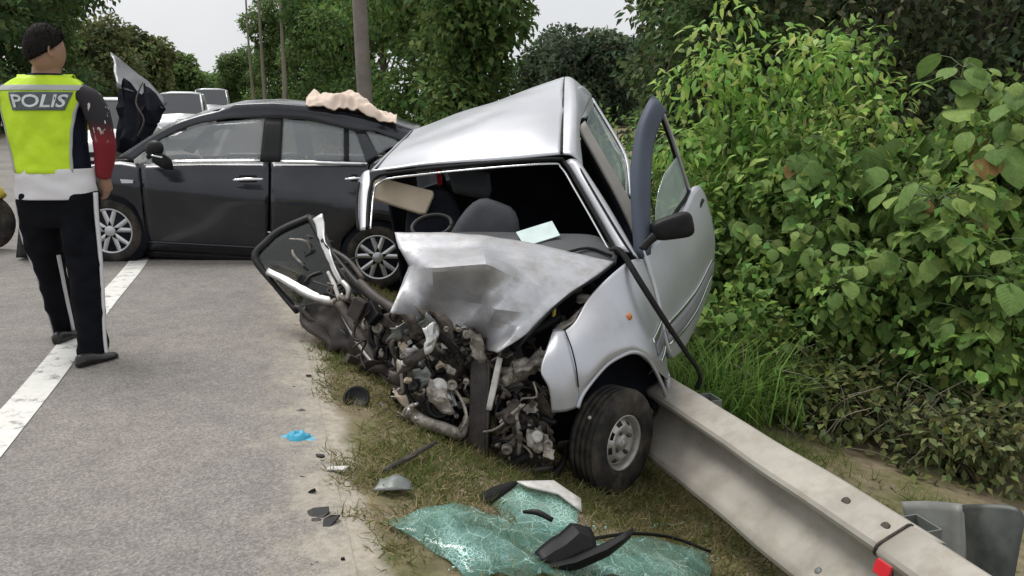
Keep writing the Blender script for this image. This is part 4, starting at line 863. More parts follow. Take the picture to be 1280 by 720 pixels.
patch('torn_skirt', [[(372, 388, 4.80), (400, 400, 4.72), (440, 420, 4.6), (480, 440, 4.45)], [(392, 418, 4.76), (424, 436, 4.66), (456, 456, 4.54), (490, 474, 4.42)], [(420, 440, 4.74), (446, 458, 4.64), (472, 480, 4.52), (498, 500, 4.42)]], 'steel_dark', T, 4, .012, smooth=False, dent=.07, dscale=10, sharp=14)
patch('hanging_panel', [[(572, 572, 3.72), (592, 574, 3.7)], [(578, 592, 3.66), (600, 594, 3.64)], [(586, 616, 3.62), (606, 612, 3.6)]], 'steel_dark', K, 4, .01, dent=.02, dscale=12)
tube('lower_bar', [(500, 586, 3.75), (525, 575, 3.75), (560, 572, 3.76), (600, 578, 3.74), (650, 588, 3.74), (690, 584, 3.8)], [.012, .016, .018, .02, .018, .014], 'steel_dark', K, 6)
tube('lower_bar', [(520, 572, 3.74), (545, 578, 3.72), (578, 574, 3.72)], [.01, .016, .012], 'bare', K, 6)
tube('anti_roll_bar', [(640, 592, 3.82), (670, 602, 3.78), (700, 585, 3.85), (710, 555, 3.95)], .016, 'black', K, 8)

# ------------------------------------------------------------------ police officer seen from behind
def PQ(px, py, Y): return PY(px + 8, py, Y)
PYB = 4.42
feetz = 0.0
off = thing('person', (*PQ(95, 450, PYB).xy, 0), 'officer in yellow hi-vis vest and black trousers walking away along the edge line', 'person')
def loft(secs, seg=24, cap=True, noise=0., nscale=8., e=1.0):
    "secs: (px, py, Y, half width px, half depth m) horizontal slices"
    v, f = [], []
    for (px, py, Y, rw, rd) in secs:
        c = PQ(px, py, Y); rx = rw * Y / (FPX * (CT - (py - 360) / FPX * ST))
        for s in range(seg):
            a = 2 * math.pi * s / seg; ca, sa = math.cos(a), math.sin(a)
            p = c + Vector((rx * math.copysign(abs(ca) ** e, ca), rd * math.copysign(abs(sa) ** e, sa), 0))
            if noise:
                q = p * nscale; q.z *= 1.6; p += Vector((ca, sa, 0)) * noise * mnoise.noise(q)
            v.append(p)
    n = len(secs)
    for i in range(n - 1):
        for s in range(seg): f.append((i * seg + s, i * seg + (s + 1) % seg, (i + 1) * seg + (s + 1) % seg, (i + 1) * seg + s))
    if cap: f += [tuple(range(seg)), tuple((n - 1) * seg + s for s in range(seg))]
    return v, f
def dense(secs, k=4):
    V = [Vector(s[:3]) for s in secs]; W = [Vector((s[3], s[4], 0)) for s in secs]
    return [(*a, b.x, b.y) for a, b in zip(spline(V, k), spline(W, k))]
def join(parts):
    V, F_ = [], []
    for v, f in parts:
        o_ = len(V); V += v; F_ += [tuple(i + o_ for i in q) for q in f]
    return V, F_
def rtube(pts, r, seg=8): 
    sp = spline(pts, 3); k = len(pts) - 1
    rr = [r[min(int(i / 3), k)] * (1 - (i / 3 - int(i / 3))) + r[min(int(i / 3) + 1, k)] * (i / 3 - int(i / 3)) for i in range(len(sp))]
    v, f = tubeV(sp, rr, seg); f += [tuple(range(seg)), tuple(len(v) - seg + s for s in range(seg))]; return v, f
B = PYB
# legs in 'trousers', skin body beneath
legL = dense([(40, 240, B, 24, .12), (42, 265, B + .02, 24, .115), (46, 300, B + .06, 21, .105), (55, 335, B + .12, 17, .09), (63, 368, B + .2, 15, .085), (71, 400, B + .3, 13.5, .08), (76, 424, B + .36, 12.5, .08)])
legR = dense([(88, 240, B, 25, .12), (90, 265, B - .01, 24, .115), (95, 300, B - .03, 22, .105), (100, 340, B - .06, 20, .09), (104, 380, B - .1, 18, .085), (107, 420, B - .13, 16.5, .08), (110, 446, B - .15, 16.5, .085)])
pel = dense([(63, 232, B, 46, .125), (64, 250, B, 48, .13), (65, 268, B, 46, .125), (66, 282, B, 38, .10)])
def remeshed(o, vox, it=4):
    md = o.modifiers.new('join', 'REMESH'); md.mode = 'VOXEL'; md.voxel_size = vox; md.use_smooth_shade = True
    sm = o.modifiers.new('smooth', 'SMOOTH'); sm.factor = .5; sm.iterations = it
    return o
# continuous body
def head():
    c = PQ(49, 62, B - .02); v, f = [], []
    rz_ = .122; g = []
    yaw = math.radians(38)
    for i in range(17):
        b = -math.pi / 2 + math.pi * i / 16; r = []
        for j in range(28):
            a = 2 * math.pi * j / 28; x, y, z = math.cos(b) * math.cos(a), math.cos(b) * math.sin(a), math.sin(b)
            wx = .076 * (1 if z > 0 else 1 + .18 * z); fy = .098 if y < 0 else .095
            p = Vector((x * wx, y * fy, z * rz_))
            if z < -.2 and y > 0: p.y += .012 * (-z); 
            if y > .8 and -.35 < z < .1: p.y += .016 * (1 - abs(z + .12) / .3) * max(0, 1 - abs(x) / .25)     # nose
            r.append(c + Matrix.Rotation(-yaw, 3, 'Z') @ p)
        g.append(r + [r[0]])
    return gridmesh(g)
def ear(sgn):
    c = PQ(49, 62, B - .02); yaw = math.radians(38); pts = []
    for a in np.linspace(-1.9, 2.2, 8): pts.append(c + Matrix.Rotation(-yaw, 3, 'Z') @ Vector((sgn * (.078 + .010 * abs(math.cos(a))), -.004 - .018 * math.cos(a), -.008 + .03 * math.sin(a))))
    return rtube(pts, [.006] * 8, 6)
def hand(c, fwd, down):
    parts = []; side_ = fwd.cross(down).normalized()
    parts.append(rtube([c, c + down * .05, c + down * .095], [.026, .036, .034], 10))
    for k, L in enumerate((.062, .074, .07, .055)):
        q = c + down * .085 + fwd * (.03 - .02 * k)
        parts.append(rtube([q, q + down * L * .5 + side_ * .008, q + down * L * .85 + side_ * .028, q + down * L * .8 + side_ * .045], [.0095, .009, .008, .007], 6))
    q = c + down * .03 + fwd * .025
    parts.append(rtube([q, q + fwd * .025 + down * .025, q + fwd * .03 + down * .055], [.012, .0105, .009], 6))
    return parts
wr = PQ(121, 219, B + .06); wl_ = PQ(-31, 236, B - .02)
armR = [PQ(86, 116, B), PQ(106, 128, B), PQ(119, 160, B - .02), PQ(123, 185, B + .0), wr]
armL = [PQ(8, 116, B), PQ(-14, 128, B), PQ(-27, 165, B - .02), PQ(-30, 200, B - .03), wl_]
body = join([head(), ear(1), ear(-1), loft(dense([(50, 82, B, 17, .055), (50, 95, B, 18, .06), (49, 104, B, 26, .07), (48, 118, B, 44, .09), (52, 160, B, 42, .10), (58, 205, B, 40, .1), (62, 240, B, 42, .11), (64, 272, B, 42, .11)]), 20),
             loft([(a, b, c_, d * .82, e * .82) for a, b, c_, d, e in legL], 14), loft([(a, b, c_, d * .82, e * .82) for a, b, c_, d, e in legR], 14),
             rtube(armR, [.05, .048, .042, .036, .026], 10), rtube(armL, [.05, .048, .042, .036, .026], 10)] + hand(wr, Vector((0, .9, .1)).normalized(), Vector((-.05, .35, -.93)).normalized()) + hand(wl_, Vector((.1, .95, 0)).normalized(), Vector((0, .2, -.97)).normalized()))
remeshed(mk('body', *body, 'skin', off), .009, 2)
# hair: cap over the skull, short at the nape
def hair():
    c = PQ(49, 62, B - .02); yaw = math.radians(38); g = []
    for i in range(15):
        r = []
        for j in range(33):
            a = 2 * math.pi * j / 32; front = max(0, math.sin(a)); back = max(0, -math.sin(a))
            b0 = .55 * front - .48 * back + .02 * (1 - front) * (1 - back)
            b = b0 + (math.pi / 2 - b0) * i / 14
            x, y, z = math.cos(b) * math.cos(a), math.cos(b) * math.sin(a), math.sin(b)
            k = 1.0 + (.02 if i == 0 else .065); n_ = mnoise.noise(Vector((x * 9, y * 9, z * 9))) * .05
            p = Vector((x * .077, y * .099, z * .124)) * (k + n_)
            r.append(c + Matrix.Rotation(-yaw, 3, 'Z') @ p)
        g.append(r)
    return gridmesh(g)
mk('hair', *hair(), 'hair', off, solid=.008)
trv = join([loft(pel, 24, noise=.008, nscale=9), loft(legL, 28, noise=.022, nscale=12), loft(legR, 28, noise=.022, nscale=12)])
tr = remeshed(mk('trousers', *trv, 'trouser', off), .010, 3)
def stripe(secs, ang):
    v = []
    for (px, py, Y, rw, rd) in secs:
        c = PQ(px, py, Y); rx = rw * Y / (FPX * (CT - (py - 360) / FPX * ST))
        for a in (ang - .11, ang + .11): v.append(c + Vector(((rx + .007) * math.cos(a), (rd + .007) * math.sin(a), 0)))
    return v, [(2 * i, 2 * i + 1, 2 * i + 3, 2 * i + 2) for i in range(len(v) // 2 - 1)]
mk('trouser_stripe', *stripe(legR, -.18), 'white_cloth', tr, solid=.010)
mk('trouser_stripe', *stripe(legL, math.pi + .15), 'white_cloth', tr, solid=.010)
mk('trouser_stripe', *stripe(legL[10:], -.35), 'white_cloth', tr, solid=.010)
torso = dense([(50, 92, B, 20, .065), (49, 98, B, 34, .08), (48, 105, B, 45, .095), (47, 115, B, 50, .115), (48, 135, B, 49, .125), (51, 160, B, 47, .125), (55, 190, B, 46, .12), (60, 218, B, 46, .125)], 5)
sh = mk('shirt', *loft(torso, 32, noise=.006, nscale=10), 'navy', off)
hem = dense([(60, 210, B, 46, .128), (61, 222, B, 47.5, .136), (62, 236, B, 48.5, .14), (63, 247, B, 49, .142)], 4)
mk('shirt_hem', *loft(hem, 40, cap=False, noise=.016, nscale=11), 'white_cloth', off, solid=.006)
# sleeves: black with pale print above, red below
def sleeve_mat():
    m = bpy.data.materials.new('printed_sleeve_cloth'); n, l = nodes_of(m); b = n['Principled BSDF']; b.inputs['Roughness'].default_value = .8
    t = n.new('ShaderNodeTexCoord'); s = n.new('ShaderNodeSeparateXYZ'); l.new(t.outputs['Generated'], s.inputs[0])
    nn = n.new('ShaderNodeTexNoise'); nn.inputs['Scale'].default_value = 7; nn.inputs['Detail'].default_value = 3; l.new(t.outputs['Generated'], nn.inputs['Vector'])
    r = n.new('ShaderNodeValToRGB'); r.color_ramp.interpolation = 'CONSTANT'; e = r.color_ramp.elements
    e[0].color = (.014, .012, .015, 1); e[1].position = .62; e[1].color = (.62, .60, .57, 1); l.new(nn.outputs['Fac'], r.inputs[0])
    m2 = n.new('ShaderNodeMixRGB'); rx = n.new('ShaderNodeValToRGB'); rx.color_ramp.elements[0].position = .48; rx.color_ramp.elements[1].position = .6; l.new(s.outputs['X'], rx.inputs[0])
    l.new(rx.outputs[0], m2.inputs[0]); m2.inputs[1].default_value = (.016, .012, .016, 1); l.new(r.outputs[0], m2.inputs[2])
    rz_ = n.new('ShaderNodeValToRGB'); rz_.color_ramp.elements[0].position = .46; rz_.color_ramp.elements[1].position = .66
    ad = n.new('ShaderNodeMath'); ad.operation = 'MULTIPLY_ADD'; l.new(nn.outputs['Fac'], ad.inputs[0]); ad.inputs[1].default_value = .12; l.new(s.outputs['Z'], ad.inputs[2]); l.new(ad.outputs[0], rz_.inputs[0])
    m3 = n.new('ShaderNodeMixRGB'); l.new(rz_.outputs[0], m3.inputs[0]); m3.inputs[1].default_value = (.22, .012, .02, 1); l.new(m2.outputs[0], m3.inputs[2])
    l.new(m3.outputs[0], b.inputs['Base Color']); return m
M['sleeve'] = sleeve_mat()
for arm in (armR, armL):
    v, f = loft([(0, 0, 1, 1, 1)] * 2)
    sp = spline(arm, 6); rad = np.interp(np.linspace(0, 1, len(sp)), [0, .2, .5, .75, 1], [.058, .064, .058, .052, .042])
    v, f = tubeV(sp, list(rad), 16)
    v = [p + (p - sp[i // 16]).normalized() * .008 * mnoise.noise(p * 14) for i, p in enumerate(v)]
    mk('sleeve', v, f + [tuple(range(16))], 'sleeve', off, solid=.004)
# vest: back and front shells, shoulder straps, tapes, lettering
def vest_pt(py, u, extra=0., front=False):
    ys = [t[1] for t in torso]; i = np.interp(py, ys, range(len(ys))); i0 = min(int(i), len(torso) - 2); fr = i - i0
    s = [torso[i0][k] * (1 - fr) + torso[i0 + 1][k] * fr for k in range(5)]
    c = PQ(s[0], py, s[2]); rx = s[3] * s[2] / (FPX * (CT - (py - 360) / FPX * ST))
    fm = float(np.interp(py, [92, 100, 110, 125, 140, 165, 190, 216], [1.3, 1.5, 1.5, 1.3, 1.12, .98, .9, .82]))
    ph = u * fm; sgn = 1 if front else -1
    wr_ = .012 * mnoise.noise(Vector((ph * 3 + py * .03, py * .05, 2 if front else 0))) + .007 * mnoise.noise(Vector((ph * 6, py * .09, 7)))
    return c + Vector(((rx + .010 + extra) * math.sin(ph), sgn * (s[4] + .012 + extra + wr_) * math.cos(ph), 0))
def shell(name, y0, y1, u0, u1, m, parent, extra=0., front=False, n=24, k=24, solid=.004):
    g = [[vest_pt(y0 + (y1 - y0) * i / k, u0 + (u1 - u0) * j / n, extra, front) for j in range(n + 1)] for i in range(k + 1)]
    return mk(name, *gridmesh(g), m, parent, solid=solid)
vb = shell('vest_back', 95, 215, -1, 1, 'vest', off)
shell('vest_front', 96, 215, -1, 1, 'vest', off, front=True)
for a, b in ((-1.0, -.35), (.35, 1.0)):
    g = []
    for i in range(9):
        t = i / 8; r = []
        for j in range(7):
            u = a + (b - a) * j / 6; p, q = vest_pt(97, u), vest_pt(98, u, front=True)
            z = p.lerp(q, t); z.z = max(p.z, q.z) - .004 + .018 * math.sin(math.pi * t); r.append(z)
        g.append(r)
    mk('shoulder_strap', *gridmesh(g), 'vest', off, solid=.005)
shell('reflective_tape', 107, 113.5, -.98, .98, 'reflect', vb, .006)
pt = shell('name_patch', 115.5, 138, -.37, .70, 'patch', vb, .010, n=40, k=14, solid=.002)
for a, b, sg in ((-.99, -.90, 1), (.90, .99, 1)): shell('edge_piping', 118, 214, a, b, 'reflect', vb, .004, n=2, k=20)
cu = bpy.data.curves.new('lettering', 'FONT'); cu.body = 'POLIS'; cu.size = 1; cu.resolution_u = 3; cu.offset = .02
to = bpy.data.objects.new('tmp_text', cu); col.objects.link(to); bpy.context.view_layer.update()
me0 = bpy.data.meshes.new_from_object(to.evaluated_get(bpy.context.evaluated_depsgraph_get()))
tv = [v_.co.copy() for v_ in me0.vertices]; tf = [tuple(p.vertices) for p in me0.polygons]
bpy.data.objects.remove(to)
xs = [p.x for p in tv]; ysn = [p.y for p in tv]; x0, x1, y0_, y1_ = min(xs), max(xs), min(ysn), max(ysn)
mk('lettering', [vest_pt(134.5 - (p.y - y0_) / (y1_ - y0_) * 16, -.31 + (p.x - x0) / (x1 - x0) * .95, .0145) for p in tv], tf, 'letter', pt, smooth=False)
# shoes
def shoe(px, py, Y, yaw):
    c = PQ(px, py, Y); c.z = 0.0; g = []
    for i, (y, w, h) in enumerate([(-.085, .018, .05), (-.075, .030, .065), (-.045, .034, .07), (0, .035, .062), (.05, .041, .045), (.10, .042, .038), (.14, .032, .03), (.155, .012, .018)]):
        r = []
        for j in range(13):
            a = math.pi * 2 * j / 12; r.append(c + Matrix.Rotation(yaw, 3, 'Z') @ Vector((w * math.cos(a), y, max(.005, h * .5 + h * .55 * math.sin(a)))))
        g.append(r)
    v, f = gridmesh(g); f += [tuple(range(12)), tuple(len(v) - 13 + k for k in range(12))]
    return mk('shoe', v, f, 'shoe', off)
s1 = G1 = None
def groundY(py):
    r = P(0, py, 1) - Vector((0, 0, CAM_H)); return -CAM_H / r.z * r.y
shoe(107, 456, groundY(458) + .04, math.radians(-28)); shoe(73, 426, groundY(430) + .06, math.radians(-5))

# ------------------------------------------------------------------ cars far down the road
def far_car(x, y, yaw, paint, label, h=1.5, L=4.3, W=1.72):
    z0 = rise(sl(x, y)[1])
    root = thing('parked_car', (x, y, z0), label, 'car', 'cars queued far down the road')
    R = Matrix.Rotation(yaw, 3, 'Z')
    def T(p): return Vector((x, y, z0)) + R @ Vector(p)
    # cross-sections front to back: (x, half width, z bottom, z shoulder, z top)
    st = [(-L / 2, .66, .35, .55, .62), (-L / 2 + .15, .8, .22, .62, .74), (-L / 2 + .9, .86, .2, .78, .9), (-.75, .86, .2, .88, .98), (0, .86, .2, .9, 1.0), (1.0, .86, .2, .92, 1.02), (L / 2 - .25, .84, .22, .92, 1.0), (L / 2, .74, .35, .8, .86)]
    g = [[T((a, s * w * k, z)) for (s, k, z) in ((-1, .9, zb), (-1, 1, zs * .6), (-1, .98, zs), (-1, .82, zt), (0, 1, zt + .03), (1, .82, zt), (1, .98, zs), (1, 1, zs * .6), (1, .9, zb))] for (a, w, zb, zs, zt) in st]
    v, f = gridmesh(g); f += [tuple(range(9)), tuple(len(v) - 9 + i for i in range(9))]
    mk('body', v, f, paint, root)
    cab = [(-1.0, .68, .96), (-.35, .62, h - .06), (.2, .60, h), (1.0, .60, h - .03), (1.75, .66, 1.0)]
    rf = [T((a, s * w, z)) for a, w, z in cab[1:4] for s in (-1, -.5, .5, 1)]
    rg = [[T((a, s * w, z + (.04 if abs(s) < .9 else 0))) for s in (-1, -.5, .5, 1)] for a, w, z in cab[1:4]]
    mk('roof', *gridmesh(rg), paint, root, solid=.03)
    def quad(name, pts, m): return mk(name, [T(p) for p in pts], [(0, 1, 2, 3)], m, root, smooth=False, solid=.012)
    quad('windscreen', [(-1.0, -.68, .96), (-1.0, .68, .96), (-.35, .6, h - .05), (-.35, -.6, h - .05)], 'car_glass')
    quad('rear_screen', [(1.75, -.66, 1.0), (1.75, .66, 1.0), (1.0, .6, h - .03), (1.0, -.6, h - .03)], 'car_glass')
    for s in (-1, 1):
        quad('window', [(-.95, s * .7, .97), (.3, s * .71, .99), (.3, s * .61, h - .03), (-.35, s * .62, h - .06)], 'car_glass')
        quad('window', [(.36, s * .71, .99), (1.68, s * .68, 1.0), (1.0, s * .61, h - .04), (.36, s * .61, h - .03)], 'car_glass')
        tube('pillar', [T((-1.02, s * .69, .96)), T((-.36, s * .61, h - .05))], .03, paint, root, 6, 2, world=True)
        tube('pillar', [T((1.76, s * .67, 1.0)), T((1.0, s * .61, h - .03))], .04, paint, root, 6, 2, world=True)
        quad('headlamp', [(-L / 2 + .02, s * .45, .56), (-L / 2 + .1, s * .74, .58), (-L / 2 + .25, s * .76, .70), (-L / 2 + .12, s * .45, .68)], 'lamp')
        for a in (-L / 2 + .8, L / 2 - .8):
            lathe('wheel', T((a, s * (W / 2 - .02), .31)), R @ frame_of(Vector((0, s, 0))), [(.31, -.2), (.31, -.02), (.26, 0), (.2, .0), (.19, -.03), (0, -.03)], 'tyre', root, 20)
    quad('number_plate', [(-L / 2 - .01, -.25, .42), (-L / 2 - .01, .25, .42), (-L / 2 + .0, .25, .52), (-L / 2 + .0, -.25, .52)], 'black')
    return root
YAW = math.atan2(RD.y, RD.x)
def on_road(s, l): return xy(s, l)
def dxy(px, Y): return ((px - 640) / FPX * Y / CT, Y)
x, y = dxy(247, 27); far_car(x, y, YAW, 'white_car', 'white car with dark windscreen queued beyond the charcoal sedan roof', 1.62)
x, y = dxy(283, 36); far_car(x, y, YAW, 'silver_car', 'pale silver car queued behind the white car with dark windscreen', 1.62)
x, y = dxy(165, 18.5); far_car(x, y, YAW, 'white_car', 'white car mostly hidden behind the raised bonnet of the sedan', 1.6)
x, y = dxy(100, 24); far_car(x, y, YAW, 'white_car', 'white car glimpsed past the officer arm', 1.6)
# ------------------------------------------------------------------ motorcycle, its nose just in view
def moto():
    c = PY(-26, 316, 8.0); c.z = 0; root = thing('motorcycle', c, 'red and yellow motorcycle with black wheels parked beyond the officer', 'motorcycle')
    def T(x, y, z): return c + Vector((x, y, z))
    for wx in (.12, -1.13):
        F = frame_of(Vector((0, -1, 0))); lathe('tyre', T(wx, -.045, .29), F, [(.21, -.09), (.27, -.085), (.29, -.045), (.27, -.005), (.21, 0)], 'tyre', root, 28)
        w = lathe('rim', T(wx, -.02, .29), F, [(.21, -.06), (.21, 0), (.19, -.02), (.05, -.02), (.05, .02), (0, .02)], 'steel_dark', root, 20)
    tube('fork', [T(.12, -.08, .29), T(-.02, -.08, .6), T(-.12, -.06, .92)], .02, 'bare', root, 8, 3, world=True)
    tube('fork', [T(.12, .12, .29), T(-.02, .12, .6), T(-.12, .1, .92)], .02, 'bare', root, 8, 3, world=True)
    tube('mudguard', [T(.30, .02, .52), T(.2, .02, .62), T(.05, .02, .64), T(-.1, .02, .55)], [.05, .07, .07, .05], M['yellow'], root, 8, 4, world=True)
    tube('leg_shield', [T(.0, .02, .9), T(-.1, .02, .65), T(-.2, .02, .42), T(-.5, .02, .36)], [.10, .15, .13, .10], 'red_cloth', root, 10, 4, world=True)
    tube('engine', [T(-.35, .02, .35), T(-.75, .02, .4)], [.12, .15], 'steel_dark', root, 10, 2, world=True)
    tube('seat', [T(-.45, .02, .74), T(-.8, .02, .78), T(-1.3, .02, .82)], [.08, .13, .09], 'black', root, 10, 4, world=True)
    tube('tail_body', [T(-.3, .02, .5), T(-.8, .02, .62), T(-1.35, .02, .72)], [.08, .12, .06], 'red_cloth', root, 10, 4, world=True)
    tube('handlebar', [T(-.2, -.32, .98), T(-.12, -.1, .96), T(-.12, .14, .96), T(-.2, .36, .98)], .016, 'black', root, 8, 4, world=True)
    lathe('headlamp', T(-.02, .02, .95), frame_of(Vector((1, 0, .1))), [(.09, -.12), (.1, 0), (.08, .02), (0, .03)], 'lamp', root, 18)
moto()
# ------------------------------------------------------------------ utility pole
c = PY(459, 130, 16.0); zb = gz(c.x, c.y)
pr = thing('utility_pole', (c.x, c.y, zb), 'tall tapered concrete utility pole rising behind the charcoal sedan', 'pole')
b0 = Vector((c.x, c.y, zb - .2)); tp = PY(446, -60, 16.0); tp = b0 + (tp - b0) * 1.8
tube('shaft', [b0, b0.lerp(tp, .5), tp], [.155, .135, .11], 'concrete', pr, 14, 6, world=True)
tube('crossarm', [tp + Vector((-.9, 0, -.4)), tp + Vector((.9, 0, -.4))], .05, 'steel_dark', pr, 6, 2, world=True)

# ------------------------------------------------------------------ shattered windscreen and debris on the verge
WS = thing('shattered_windscreen', GT(680, 690), 'shattered green windscreen lying folded on the grass in front of the wreck', 'windscreen')
def gp(px, py, lift): return GT(px, py, lift)
gl = [[gp(490, 660, .02), gp(540, 650, .05), gp(590, 654, .04), gp(640, 670, .05), gp(700, 676, .06), gp(760, 690, .05), gp(830, 690, .05), gp(886, 702, .03)],
      [gp(520, 680, .02), gp(565, 674, .07), gp(612, 676, .04), gp(660, 684, .06), gp(715, 692, .05), gp(775, 702, .06), gp(835, 706, .05), gp(890, 713, .02)],
      [gp(556, 703, .02), gp(600, 695, .06), gp(645, 699, .05), gp(690, 704, .04), gp(740, 710, .06), gp(790, 717, .04), gp(840, 721, .06), gp(888, 726, .02)],
      [gp(594, 736, .02), gp(640, 730, .03), gp(690, 730, .04), gp(735, 732, .03), gp(780, 735, .04), gp(820, 739, .04), gp(850, 743, .03), gp(884, 746, .02)]]
patch('glass_sheet', gl, 'cracked', WS, 3, .006, smooth=False, world=True, dent=.03, dscale=9, sharp=12)
dg = (gp(640, 668, 0) - Vector((0, 0, CAM_H))).length * .985
A_ = [P(592, 648, dg), P(646, 604, dg + .16), P(700, 604, dg + .18), P(726, 632, dg + .08), P(722, 660, dg - .02), P(640, 672, dg - .10)]
patch('glass_flap', [[P(590, 650, dg + .02), P(616, 628, dg + .10), P(646, 604, dg + .18), P(690, 610, dg + .18), P(724, 634, dg + .10)], [P(612, 660, dg - .04), P(636, 644, dg + .02), P(664, 632, dg + .07), P(694, 636, dg + .07), P(722, 650, dg + .04)], [P(636, 672, dg - .10), P(656, 666, dg - .06), P(680, 662, dg - .04), P(702, 664, dg - .03), P(722, 668, dg - .03)]], 'cracked', WS, 4, .006, smooth=False, world=True, dent=.015, dscale=9)
patch('white_flap', [[P(646, 602, dg + .17), P(692, 601, dg + .2), P(726, 624, dg + .12)], [P(660, 609, dg + .12), P(698, 618, dg + .12), P(727, 640, dg + .06)]], 'white_plastic', WS, 3, .006, smooth=False, world=True)
tube('rubber_edge', [P(588, 650, dg + .01), P(600, 632, dg + .07), P(620, 616, dg + .13), P(646, 603, dg + .17)], [.02, .035, .03, .008], 'rubber', WS, 8, 4, world=True, flat=.4)
tube('rubber_edge', [gp(738, 694, .06), gp(790, 684, .06), gp(840, 688, .06), gp(888, 702, .04)], .007, 'rubber', WS, 8, 4, world=True)
# black plastic trim lying across it
TR = thing('broken_black_trim', gp(715, 705, .08), 'broken black plastic trim lying across the shattered windscreen', 'car trim')
dt = (gp(700, 712, 0) - Vector((0, 0, CAM_H))).length * .925
patch('trim_bar', [[P(634, 714, dt - .06), P(676, 706, dt - .03), P(716, 698, dt), P(756, 680, dt + .05), P(792, 661, dt + .1)], [P(634, 719, dt - .08), P(678, 712, dt - .06), P(720, 703, dt - .03), P(758, 687, dt + .02), P(790, 667, dt + .08)], [P(638, 724, dt - .06), P(682, 718, dt - .03), P(726, 709, dt), P(760, 694, dt + .04), P(782, 676, dt + .09)]], 'black', TR, 3, .012, smooth=False, world=True, sharp=12)
patch('trim_cover', [[P(668, 692, dt), P(690, 674, dt + .05), P(712, 657, dt + .1), P(737, 659, dt + .1)], [P(674, 700, dt - .04), P(700, 684, dt), P(722, 668, dt + .04), P(741, 672, dt + .07)], [P(684, 708, dt - .03), P(708, 700, dt - .01), P(730, 690, dt + .02), P(746, 686, dt + .05)]], 'black', TR, 3, .010, smooth=False, world=True, dent=.012, dscale=12, sharp=14)
tube('wiper_arm', [gp(654, 680, .12), gp(672, 690, .15), gp(690, 700, .15)], [.006, .012, .01], 'black', TR, 6, 3, world=True)
# crumbs of glass spilled round the sheet
cv, cf = [], []
for k in range(420):
    q = gp(random.uniform(560, 900), random.uniform(650, 719), 0) if k % 3 else gp(random.gauss(620, 40), random.gauss(655, 10), 0); s_ = random.uniform(.0015, .0045); i0 = len(cv)
    for (a, b, c_) in ((-1, -1, 0), (1, -1, 0), (1, 1, 0), (-1, 1, 0), (-1, -1, 1.3), (1, -1, 1.3), (1, 1, 1.3), (-1, 1, 1.3)): cv.append(q + Vector((a * s_, b * s_ * random.uniform(.5, 1), c_ * s_ + .004)))
    cf += [tuple(i0 + j for j in f_) for f_ in ((0, 1, 2, 3), (4, 5, 6, 7), (0, 1, 5, 4), (1, 2, 6, 5), (2, 3, 7, 6), (3, 0, 4, 7))]
tag(mk('glass_crumbs', cv, cf, mat('green_glass_crumbs', (.35, .55, .50), .15, 0, .3, 90), None, smooth=False, base=gp(690, 690, 0)), 'crumbs of green glass scattered round the shattered windscreen', 'glass', None, 'stuff')
# glove, cap, shards
def blob(name, c, rx, ry, h, m, label, cat, group=None, rot=0., seed=0, n=10):
    g = []; R = Matrix.Rotation(rot, 3, 'Z')
    for i in range(n + 1):
        for_r = []
        for j in range(21):
            a = 2 * math.pi * j / 20; t = i / n; rr = math.sin(t * math.pi / 2)
            k = 1 + .45 * mnoise.noise(Vector((math.cos(a) * 1.6 + seed, math.sin(a) * 1.6, seed)))
            z = h * (1 - t ** 2) * (.7 + .6 * mnoise.noise(Vector((rr * math.cos(a) * 3 + seed, rr * math.sin(a) * 3, 5)))) + .006
            for_r.append(Vector(c) + R @ Vector((rx * rr * k * math.cos(a), ry * rr * k * math.sin(a), max(.003, z))))
        g.append(for_r)
    v, f = gridmesh(g); return tag(mk(name, v, f, m, None, base=c), label, cat, group)
gv = thing('rubber_glove', GT(372, 552), 'bright blue rubber glove dropped on the sandy road edge', 'glove')
c = GT(372, 552)
v, f = None, None
def fl(pts, r, m, par, flat=.5): tube('finger', [c + Vector(p) * .68 for p in pts], [q * .7 for q in r], m, par, 8, 4, world=True, flat=flat)
g = []
for i in range(9):
    r = []
    for j in range(17):
        a = 2 * math.pi * j / 16; t = i / 8; rr = math.sin(t * math.pi / 2)
        z = .045 * (1 - t * t) * (.8 + .7 * mnoise.noise(Vector((rr * math.cos(a) * 4, rr * math.sin(a) * 4, 1)))) + .005
        r.append(c + Vector((.05 * rr * math.cos(a) * (1 + .2 * math.sin(3 * a)),   .036 * rr * math.sin(a), max(.004, z))))
    g.append(r)
mk('palm', *gridmesh(g), 'blue', gv)
fl([(.05, -.02, .012), (.09, -.03, .016), (.125, -.025, .01)], [.017, .015, .009], 'blue', gv); fl([(.05, .0, .014), (.10, -.005, .014), (.14, .01, .01)], [.017, .014, .009], 'blue', gv)
fl([(.04, .02, .012), (.08, .03, .016), (.11, .05, .01)], [.016, .013, .009], 'blue', gv); fl([(-.02, -.03, .012), (.02, -.07, .012), (.05, -.085, .01)], [.015, .013, .009], 'blue', gv)
fl([(-.05, .01, .012), (-.08, .02, .014), (-.1, .0, .01)], [.025, .028, .02], 'blue', gv)
cc = GT(446, 506); cp = thing('round_cap', cc, 'round black plastic cap lying on the grass beside the torn door', 'car part')
lathe('shell', cc + Vector((0, 0, .03)), frame_of(Vector((.15, -.7, .7))), [(.05, -.03), (.062, -.02), (.064, .0), (.055, .008), (.05, -.004), (0, -.008)], 'black', cp, 24)
SH = [(400, 650, .05, .03, 'larger jagged black shard among the debris on the sandy edge'), (412, 658, .035, .02, 'short black shard beside the largest shard on the sandy edge'), (391, 620, .022, .016, 'small dark chip above the largest shard on the sandy edge')]
